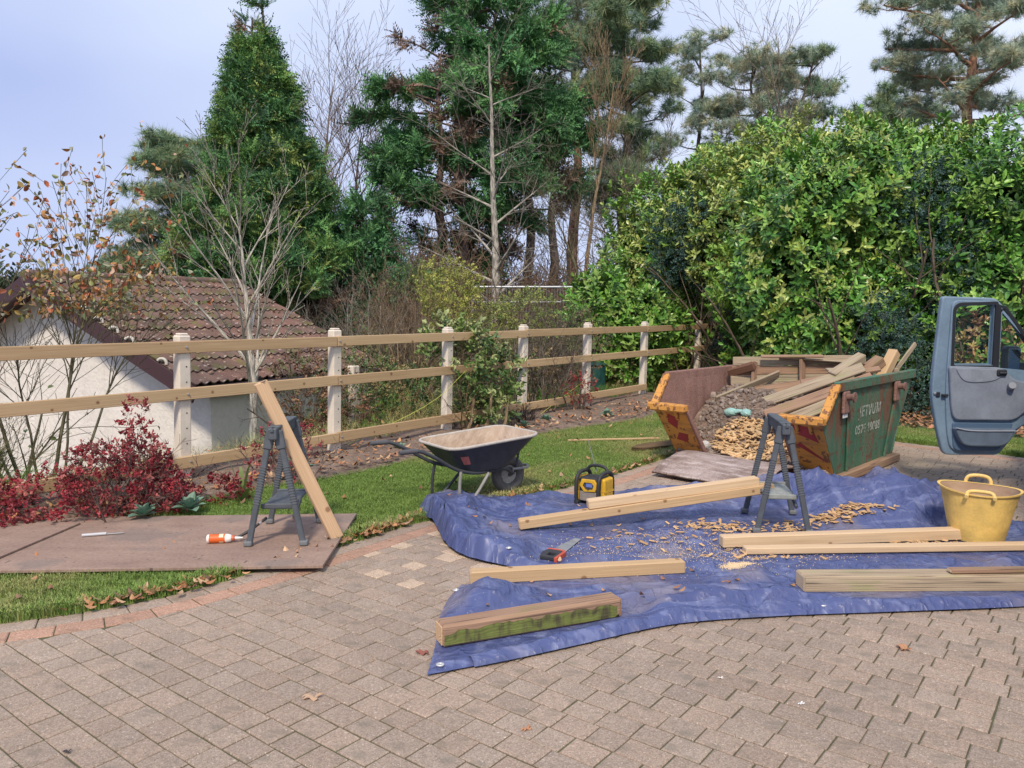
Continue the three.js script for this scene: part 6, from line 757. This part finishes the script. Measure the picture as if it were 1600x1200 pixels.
leafy('orange_twig_shrub', 'fan of orange tan bare shoots behind the fence', -1.55, -11.8, [[0, 0.5, 0, 0.35, 0.35, 0.3]], 30, 0.09, [[0.3, 0.2, 0.08], [0.2, 0.2, 0.07]], 271, { stems: 26, sh: 1.9, base: 0.18, spread: 0.75, bark: BK.tan, sr: 0.012, kids: [6, 4] });
leafy('grey_twig_shrub', 'grey bare twiggy shrub behind the end of the tiled roof', -2.7, -14.5, [[0, 0.9, 0, 0.6, 0.5, 0.4]], 25, 0.08, [[0.2, 0.2, 0.1]], 273, { stems: 18, sh: 2.1, base: 0.6, spread: 0.35, bark: BK.grey, sr: 0.012, kids: [6, 5] });
leafy('copper_shrub', 'shrub of copper brown leaves against the white side wall', -2.55, -9.7, [[0, 0.75, 0, 0.42, 0.45, 0.35], [0.45, 0.55, 0, 0.4, 0.4, 0.3]], 120, 0.09, [[0.20, 0.10, 0.055], [0.28, 0.16, 0.09], [0.14, 0.08, 0.05], [0.12, 0.14, 0.05]], 275, { sh: 1.1 });
leafy('low_green_shrub', 'low green shrub under the eaves beyond the fence', -2.0, -10.6, [[0, 0.55, 0, 0.6, 0.45, 0.4], [0.7, 0.4, -0.3, 0.6, 0.4, 0.4]], 90, 0.1, [[0.10, 0.18, 0.05], [0.06, 0.12, 0.035], [0.18, 0.22, 0.07], [0.25, 0.2, 0.08]], 277, { sh: 1.0 });
leafy('red_sprig', 'little red leafed plant poking through the bottom rail', 0.98, -11.6, [[0, 0.42, 0, 0.26, 0.2, 0.2]], 130, 0.07, [[0.32, 0.035, 0.04], [0.22, 0.03, 0.035], [0.4, 0.09, 0.07]], 279, { sh: 0.55, stems: 5 });
leafy('dark_root_clump', 'black matted root clump leaning on the bottom rail', 0.0, -10.55, [[-0.15, 0.26, 0.05, 0.2, 0.14, 0.14]], 300, 0.06, [[0.012, 0.011, 0.012], [0.02, 0.016, 0.014]], 281, { sh: 0.35, stems: 10, bark: BK.dark, geo: BLADELET });
{ // red shrub in front of the fence
  const S = plant('red_shrub', 'crimson leaved shrub spreading in front of the fence beside the plywood', 'shrub', -2.98, -5.9), R = rng(283), pal = [[0.30, 0.022, 0.036], [0.22, 0.016, 0.028], [0.36, 0.04, 0.05], [0.16, 0.014, 0.02], [0.34, 0.10, 0.09], [0.26, 0.05, 0.05]]; stems(R, S, 26, 0.8, 0.55, 0.008, BK.maroon, { base: 0.35, lv: 2, kids: [5, 4], wob: 0.3, rmin: 0.0018, step: 0.1 });
  const L = crown(R, [[0, 0.28, 0, 0.36, 0.26, 0.3], [-0.42, 0.15, 0.22, 0.42, 0.2, 0.28], [0.32, 0.18, -0.05, 0.24, 0.16, 0.22], [0.16, 0.72, 0, 0.08, 0.2, 0.07], [-0.85, 0.13, 0.42, 0.4, 0.2, 0.22], [0.16, 0.45, 0, 0.16, 0.16, 0.14], [-0.2, 0.45, 0, 0.12, 0.12, 0.12], [0.7, 0.14, -0.32, 0.14, 0.12, 0.12]], 230, 0.075, pal, { seed: 283, jit: 0.5, inner: 0.4, floor: 0.0 }); inst('foliage', TWIG, leafMat, L, S);
}
leafy('red_sprig', 'spindly red leafed shoots beyond the red shrub by the post', -2.05, -6.95, [[0, 0.32, 0, 0.3, 0.2, 0.2], [0.2, 0.5, 0, 0.12, 0.12, 0.1]], 70, 0.075, [[0.27, 0.03, 0.045], [0.33, 0.08, 0.08], [0.18, 0.05, 0.05]], 285, { sh: 0.55, bark: BK.maroon, kids: [5, 3], sr: 0.006 });
leafy('olive_broom', 'olive green broom with upright shoots below the white wall', -4.75, -6.35, [[0, 0.42, 0, 0.55, 0.45, 0.4]], 110, 0.2, [[0.12, 0.13, 0.03], [0.18, 0.16, 0.05], [0.08, 0.10, 0.03]], 287, { geo: BLADELET, stems: 22, sh: 0.9, bark: BK.olive, up: 1.2 });
leafy('pale_twig_shrub', 'yellowish bare weeping twigs hanging before the gable wall', -4.9, -7.0, [[0, 1.0, 0, 0.3, 0.3, 0.3]], 8, 0.06, [[0.4, 0.4, 0.12]], 289, { stems: 7, sh: 1.3, bark: bark([0.45, 0.40, 0.18]), sr: 0.006, spread: 0.6, kids: [7, 5] });
{ // cabbage-like rosettes in the bed
  const G = leafGeo((P) => { const R = rng(291); for (let i = 0; i < 16; i++) { const a = i * 2.4, el = mix(0.35, 1.45, i / 15), d = V(Math.cos(a) * Math.sin(el), Math.cos(el), Math.sin(a) * Math.sin(el)).normalize(), q = qTo(d, 0), z = V(0, 0, 1).applyQuaternion(q), want = V(0, 1, 0).addScaledVector(d, -d.y).normalize(), ang = Math.atan2(V().crossVectors(z, want).dot(d), z.dot(want)); q.premultiply(new THREE.Quaternion().setFromAxisAngle(d, ang)); leafTris(P, mat4([0, 0.02, 0], q, 0.75 + 0.35 * R()), 0.62, 0.14, 0.1); } });
  const mt = MP({ c: [0.17, 0.29, 0.21], roughness: 0.6, transmission: 0.15, thickness: 0 }), lab = ['blue green rosette plant beside the red shrub, on leaf litter', 'wider blue green rosette plant between the red shrub and strap leaves', 'blue green rosette plant behind the leaning plank', 'blue green rosette plant beside the wheelbarrow handle', 'small rosette plant in front of the black root clump', 'rosette plant between the two fence posts beside the red sprig', 'rosette plant under the bottom rail near the far posts'];
  [[-2.68, -5.62, 0.12], [-2.42, -5.8, 0.14], [-2.02, -7.32, 0.16], [-1.2, -8.35, 0.1], [0.15, -10.0, 0.11], [0.45, -10.55, 0.12], [1.35, -11.1, 0.12]].forEach(([x, z, s], i) => { const o = obj('rosette_plant', G, mt); o.position.set(x, 0.06, z); o.scale.setScalar(s); o.rotation.y = i * 1.3; tag(o, lab[i], 'plant', 'rosette plants in the bed'); });
}
{ // strap leaves
  const S = thing('strap_leaf_plant', 'few long green strap leaves standing in the bed beside the red shrub', 'plant', [-2.16, 0.03, -6.2]), mt = MP({ c: [0.20, 0.27, 0.08], roughness: 0.5, transmission: 0.2, thickness: 0 }); const R = rng(293);
  for (const [dx, dz, h, w] of [[-0.08, 0.02, 0.36, 0.022], [0.06, 0.02, 0.32, 0.02], [0.1, 0.14, 0.16, 0.022], [-0.02, -0.04, 0.28, 0.02], [0.0, 0.1, 0.12, 0.024]]) { const P = [], U = [], n = 8, at = (i, s) => { const k = i / n, q = w * (1 - Math.pow(k, 2.2)) * (0.6 + 0.5 * Math.sin(Math.min(1, k * 2) * 1.5)); const px = dx * k * 1.6, pz = dz * k * 1.6, l = Math.hypot(dx, dz); return [px - s * q * dz / l, h * Math.sin(k * 1.7) / Math.sin(1.57) * 0.95, pz + s * q * dx / l]; }; for (let i = 0; i < n; i++) for (const [a, b] of [[-1, 0], [0, 1]]) { const A = at(i, a), B = at(i, b), C = at(i + 1, b), D = at(i + 1, a); P.push(...A, ...B, ...C, ...A, ...C, ...D); for (let k = 0; k < 6; k++) U.push(0, 0); } obj('leaf', fromTris(P, U), mt, S); }
}
{ const R = rng(295), L = []; const o = thing('fern_tuft', 'tuft of bright green upright blades leaning by the root clump', 'plant', [-0.38, 0.05, -10.05]); for (let i = 0; i < 16; i++) L.push([(R() - 0.5) * 0.12, 0, (R() - 0.5) * 0.1, qEuler((R() - 0.5) * 0.5, R() * 6, (R() - 0.5) * 0.5), 0.24 + 0.1 * R(), [0.10 + 0.08 * R(), 0.24, 0.05]]); inst('blades', BLADELET, leafMat, L, o); }

// ================================================================= THINGS BEHIND THE FENCE
{ // temporary mesh fence panel
  const S = thing('mesh_fence_panel', 'galvanised steel mesh fence panel standing behind the shrubs', 'fence panel', [0.3, -0.15, -17], 0.03), gm = M({ c: [0.5, 0.52, 0.54], metalness: 0.5, roughness: 0.45 });
  obj('frame', [tube([[-1.15, 0.0, 0], [-1.15, 2.2, 0], [1.05, 2.2, 0], [1.05, 0, 0]].flatMap((p, i, a) => i < a.length - 1 ? [p, [mix(p[0], a[i + 1][0], 0.98), mix(p[1], a[i + 1][1], 0.98), 0]] : [p]), 0.024, 8), tube([[-1.15, 1.88, 0], [1.05, 1.88, 0]], 0.012, 6)], gm, S); obj('post', tube([[1.12, 0, 0], [1.12, 2.22, 0]], 0.03, 8), gm, S);
  const wr = []; for (let i = 1; i < 36; i++) wr.push(bar([-1.15 + i * 0.061, 0.05, 0.004], [-1.15 + i * 0.061, 2.17, 0.004], 0.004, 0.004, 0.0005)); for (let i = 1; i < 9; i++) wr.push(bar([-1.13, i * 0.24, -0.004], [1.03, i * 0.24, -0.004], 0.004, 0.004, 0.0005)); kind(obj('wire_mesh', wr, gm, S), 'stuff');
}
{ const S = thing('water_butt', 'dark green plastic water butt behind the fence', 'water butt', [1.42, -0.06, -13.9]); obj('barrel', lathe([[0, 0], [0.2, 0], [0.215, 0.03], [0.235, 0.3], [0.24, 0.6], [0.225, 0.66], [0, 0.66]], 28), M({ c: [0.02, 0.10, 0.085], roughness: 0.45 }), S); obj('lid', lathe([[0, 0.70], [0.2, 0.69], [0.25, 0.67], [0.25, 0.65], [0, 0.655]], 28), M({ c: [0.025, 0.11, 0.09], roughness: 0.45 }), S); for (const y of [0.2, 0.4]) { const r = std(new THREE.TorusGeometry(0.232, 0.008, 6, 28)); r.rotateX(Math.PI / 2); r.translate(0, y, 0); obj('rib', r, M({ c: [0.02, 0.10, 0.085], roughness: 0.45 }), S); } }
{ const S = thing('concrete_stub_post', 'short pale concrete post beyond the fence below the roof corner', 'post', [-2.1, groundY(-2.1, -10.4), -10.4], 0.9); obj('post', mv(cbox(0.12, 0.95, 0.12, 0.012), 0, 0.47, 0), postMat, S); }

// undergrowth, rough grass, far wood and litter: more than anyone could count
{
  const R = rng(301), L = [], tw = new Wood(), RT = rng(303); for (let i = 0; i < 16; i++) { const a = RT() * 6.28; tw.grow(RT, [Math.cos(a) * 0.25, 0, Math.sin(a) * 0.25], [Math.cos(a) * 0.5, 1, Math.sin(a) * 0.5], 0.8 + 0.5 * RT(), 0.012, { wob: 0.3, lv: 2, kids: [6, 5], spread: [0.7, 0.7], ratio: [0.5, 0.5], step: 0.2, rmin: 0.004, seg: 4, from: [0.2, 0.2] }); }
  const tg = tw.geo(); for (let i = 0; i < 150; i++) { const x = -16 + 34 * R(), z = -15 - 17 * R(); if (fs(x, z) < 2 || (x < -3 && z > -17)) continue; const s = 0.8 + 0.9 * R(); L.push([x, groundY(x, z), z, qEuler(0, R() * 6, 0), [s, s * (0.8 + 0.7 * R()), s], mul3(lerp3([0.9, 0.75, 0.62], [1.5, 1.25, 1.0], R()), 0.6 + 0.7 * R())]); }
  for (let i = 0; i < 44; i++) { const x = -5.5 + 12 * R(), z = -20.5 - 9 * R(), s = 1.5 + 1.1 * R(); L.push([x, groundY(x, z), z, qEuler(0, R() * 6, 0), [s, s * (0.9 + 0.5 * R()), s], mul3(lerp3([0.85, 0.7, 0.6], [1.2, 0.95, 0.8], R()), 0.6 + 0.6 * R())]); }
  inst('bramble_twigs', tg, BK.twig, L);
  const G = [], pal = [[0.08, 0.15, 0.045], [0.11, 0.18, 0.05], [0.17, 0.19, 0.07], [0.24, 0.17, 0.10], [0.28, 0.19, 0.12]]; for (let i = 0; i < 130; i++) { const x = -18 + 38 * R(), z = -17 - 17 * R(); if (fs(x, z) < 3) continue; const rr = 0.5 + 0.9 * R(), hh = 0.5 + 1.2 * R() ** 1.5, c0 = pal[Math.floor(R() * pal.length)]; for (let k = 0; k < 60; k++) { const d = rdir(R), q = Math.pow(R(), 0.4); G.push([x + d.x * rr * q, groundY(x, z) + Math.abs(d.y) * hh * q, z + d.z * rr * q, qTo(V(d.x, Math.abs(d.y) + 0.4, d.z).normalize(), R() * 6), 0.22 + 0.2 * R(), mul3(c0, 0.6 + 0.8 * R())]); } }
  for (let i = 0; i < 46; i++) { const x = -3.6 + 5.6 * R(), z = -13.8 - 5.5 * R(), rr = 0.35 + 0.45 * R(), hh = 0.5 + 0.9 * R(), c0 = [[0.13, 0.19, 0.055], [0.19, 0.23, 0.075], [0.10, 0.16, 0.05], [0.24, 0.23, 0.10], [0.22, 0.17, 0.10]][i % 5]; for (let k = 0; k < 70; k++) { const d = rdir(R), q = Math.pow(R(), 0.4); G.push([x + d.x * rr * q, groundY(x, z) + Math.abs(d.y) * hh * q, z + d.z * rr * q, qTo(V(d.x, Math.abs(d.y) + 0.4, d.z).normalize(), R() * 6), 0.13 + 0.12 * R(), mul3(c0, 0.6 + 0.8 * R())]); } }
  for (let i = 0; i < 26; i++) { const x = -5.5 + 12 * R(), z = -21 - 8 * R(), rr = 0.6 + 0.7 * R(), hh = 1.5 + 1.7 * R(), c0 = pal[Math.floor(R() * pal.length)]; for (let k = 0; k < 75; k++) { const d = rdir(R), q = Math.pow(R(), 0.4); G.push([x + d.x * rr * q, groundY(x, z) + Math.abs(d.y) * hh * q, z + d.z * rr * q, qTo(V(d.x, Math.abs(d.y) + 0.4, d.z).normalize(), R() * 6), 0.22 + 0.2 * R(), mul3(c0, 0.5 + 0.7 * R())]); } }
  inst('undergrowth', TWIG, leafMat, G);
  const F = []; for (let i = 0; i < 3600; i++) { const a = -1.15 + 2.3 * R(), d = 44 + 22 * R(), x = Math.sin(a) * d, z = -Math.cos(a) * d, tall = 0.6 + 2.6 * fbm(a * 9 + 20, 3, 305, 3), y = tall * Math.pow(R(), 0.7); F.push([x, y - 0.5, z, qTo(V(R() - 0.5, 1, R() - 0.5).normalize(), R() * 6), 1.1 + 0.9 * R(), mul3(lerp3([0.05, 0.075, 0.035], [0.15, 0.11, 0.075], sst(0.4, 0.6, fbm(a * 14, 7, 307, 3))), 0.7 + 0.6 * R())]); }
  inst('distant_wood', SPRAY, needleMat, F);
  const rg = tuft(14, 0.22, 9), Q = []; for (let i = 0; i < 9000; i++) { const t = -5 + 13 * R(), s = 0.25 + 4.5 * R(), [x, z] = fp(t, s); if (t < -1.4 && s > 2) continue; Q.push([x, groundY(x, z) - 0.01, z, qEuler(0, R() * 6, 0), [0.9, 0.5 + 0.9 * R(), 0.9], mul3(lerp3([0.19, 0.37, 0.06], [0.38, 0.33, 0.14], sst(0.5, 0.66, fbm(x * 0.9, z * 0.9, 309, 3))), 0.7 + 0.6 * R())]); }
  inst('rough_grass', rg, M({ roughness: 0.8 }), Q);
  const lp = [[0.40, 0.17, 0.07], [0.46, 0.24, 0.11], [0.30, 0.14, 0.07], [0.5, 0.32, 0.18], [0.22, 0.12, 0.07]]; const lit = (x, y, z, s = 1) => [x, y, z, qEuler(1.57 + (R() - 0.5) * 0.7, R() * 6.28, (R() - 0.5) * 0.6), (0.035 + 0.035 * R()) * s, mul3(lp[Math.floor(R() * lp.length)], 0.75 + 0.5 * R())];
  const B = []; for (let i = 0; i < 2600; i++) { const k = Math.floor(R() * (BEDLINE.length - 1)), [bx, bz] = BEDLINE[k], t = ft(bx, bz), s0 = fs(bx, bz), cl = fbm(t * 1.3, 5, 311, 3); if (R() > 0.25 + cl * 0.9) continue; const s = s0 + (R() ** 1.6) * (1.4 - s0 * 0.6), [x, z] = fp(t, s); B.push(lit(x, 0.075 + 0.03 * R(), z, 1.15)); }
  for (let i = 0; i < 2600; i++) { const k = Math.floor(R() * (HEDGELINE.length - 1)), [hx, hz] = HEDGELINE[k], o = R() * 2.4; B.push(lit(hx + 0.75 * o - 0.1, 0.01 + 0.05 * R(), hz - 0.62 * o, 1.5)); }
  for (let i = 0; i < 420; i++) { const k = Math.floor(30 + R() * 60), e = EDGE[Math.min(EDGE.length - 1, k)]; B.push(lit(e[0] + (R() - 0.6) * 0.14, 0.035, e[1] - (R() - 0.3) * 0.12, 1)); }
  for (let i = 0; i < 260; i++) { const x = -3 + 7 * R(), z = -4 - 8 * R(); if (inPoly(x, z, LAWN4)) B.push(lit(x, 0.045, z, 1)); }
  for (let i = 0; i < 60; i++) { const x = -0.5 + 2.2 * R(), z = -6.4 + 2.6 * R(); if (inPoly(x, z, TP)) B.push(lit(x, tarpY(x, z) + 0.012, z, 0.8)); }
  inst('leaf_litter', ONELEAF, leafMat, B);
  // chips and sawdust on the tarpaulin
  const chip = cbox(1, 0.14, 0.34, 0.06), C = []; const add = (cx, cz, sx, sz, n, s0) => { for (let i = 0; i < n; i++) { const g = () => (R() + R() + R() - 1.5) / 1.5, x = cx + g() * sx, z = cz + g() * sz; if (!inPoly(x, z, TP)) continue; C.push([x, tarpY(x, z) + 0.006 + 0.012 * R(), z, qEuler((R() - 0.5) * 0.6, R() * 6.28, (R() - 0.5) * 0.6), (s0 + 0.05 * R() ** 2), mul3(lerp3([0.80, 0.58, 0.38], [0.98, 0.80, 0.58], R()), 0.7 + 0.4 * R())]); } };
  add(2.42, -5.62, 0.42, 0.22, 190, 0.028); add(1.45, -5.4, 0.5, 0.3, 130, 0.02); add(1.9, -5.45, 0.35, 0.3, 90, 0.02); add(1.1, -5.05, 0.8, 0.4, 80, 0.012); add(2.7, -5.05, 0.5, 0.1, 60, 0.02); add(1.6, -4.72, 0.9, 0.16, 50, 0.012);
  inst('wood_chips', chip, M({ map: rep(T.wood, 1, 4), roughness: 0.9 }), C).userData.label = 'wood chips strewn over the tarpaulin';
  const D = []; const dg = new THREE.TetrahedronGeometry(1); for (let i = 0; i < 5200; i++) { const gx = (R() + R() + R() - 1.5) / 1.5, gz = (R() + R() + R() - 1.5) / 1.5, big = R() < 0.5, x = big ? 1.34 + gx * 0.13 : 1.2 + gx * 1.3, z = big ? -4.56 + gz * 0.07 - gx * 0.03 : -4.9 + gz * 0.6; if (!inPoly(x, z, TP)) continue; D.push([x, tarpY(x, z) + 0.002, z, qEuler(R() * 6, R() * 6, 0), 0.0018 + 0.0028 * R(), [0.74, 0.58, 0.38]]); }
  inst('sawdust', dg, M({ roughness: 1 }), D);
}
{ // single leaves and scraps on the paving
  const R = rng(321); const oak = (() => { const o = []; for (let i = 0; i <= 40; i++) { const k = i / 40, a = k * Math.PI * 2, r = (0.55 + 0.2 * Math.cos(a * 5 + 0.4)) * (1 - 0.18 * Math.cos(a)); o.push([Math.cos(a) * r, Math.sin(a) * r * 0.62]); } const s = new THREE.Shape(o.map((p) => new THREE.Vector2(...p))); const g = std(new THREE.ExtrudeGeometry(s, { depth: 0.02, bevelEnabled: false, curveSegments: 4 })); const p = g.attributes.position; for (let i = 0; i < p.count; i++) { const x = p.getX(i), y = p.getY(i); p.setZ(i, p.getZ(i) + 0.35 * x * x * 0.5 + 0.3 * y * y + 0.12 * Math.sin(x * 7 + y * 4)); } g.computeVertexNormals(); g.rotateX(-Math.PI / 2); return g; })();
  [[-0.81, -3.03, 0.062, [0.55, 0.37, 0.24], 'pale tan curled oak leaf lying alone on the paving'], [0.05, -2.79, 0.032, [0.5, 0.24, 0.12], 'small orange round leaf on the paving in front of the tarpaulin'], [1.8, -3.5, 0.06, [0.52, 0.26, 0.13], 'orange curled leaf on the paving beyond the front fold of the tarpaulin'], [-0.4, -3.44, 0.05, [0.3, 0.1, 0.07], 'dark red leaf against the tarpaulin corner'], [-0.62, -3.36, 0.03, [0.5, 0.35, 0.2], 'thin dry stalk like leaf between the oak leaf and the tarpaulin'], [0.88, -3.2, 0.018, [0.75, 0.72, 0.68], 'tiny white scrap on the paving joint'], [1.14, -2.98, 0.022, [0.7, 0.7, 0.7], 'small pale grey scrap on the open paving'], [-1.57, -2.64, 0.024, [0.05, 0.04, 0.045], 'small black dropping on the paving']].forEach(([x, z, s, c, l], i) => { const o = obj(i > 4 ? 'scrap' : 'fallen_leaf', oak, i > 4 ? M({ c }) : MP({ c, roughness: 0.7, transmission: 0.1, thickness: 0 })); o.position.set(x, 0.004, z); o.scale.set(s, s, i === 4 ? s * 0.25 : s); o.rotation.y = R() * 6; tag(o, l, i > 4 ? 'scrap' : 'leaf', i > 4 ? 'scraps on the paving' : 'leaves on the paving'); });
}

renderer.render(scene, camera);
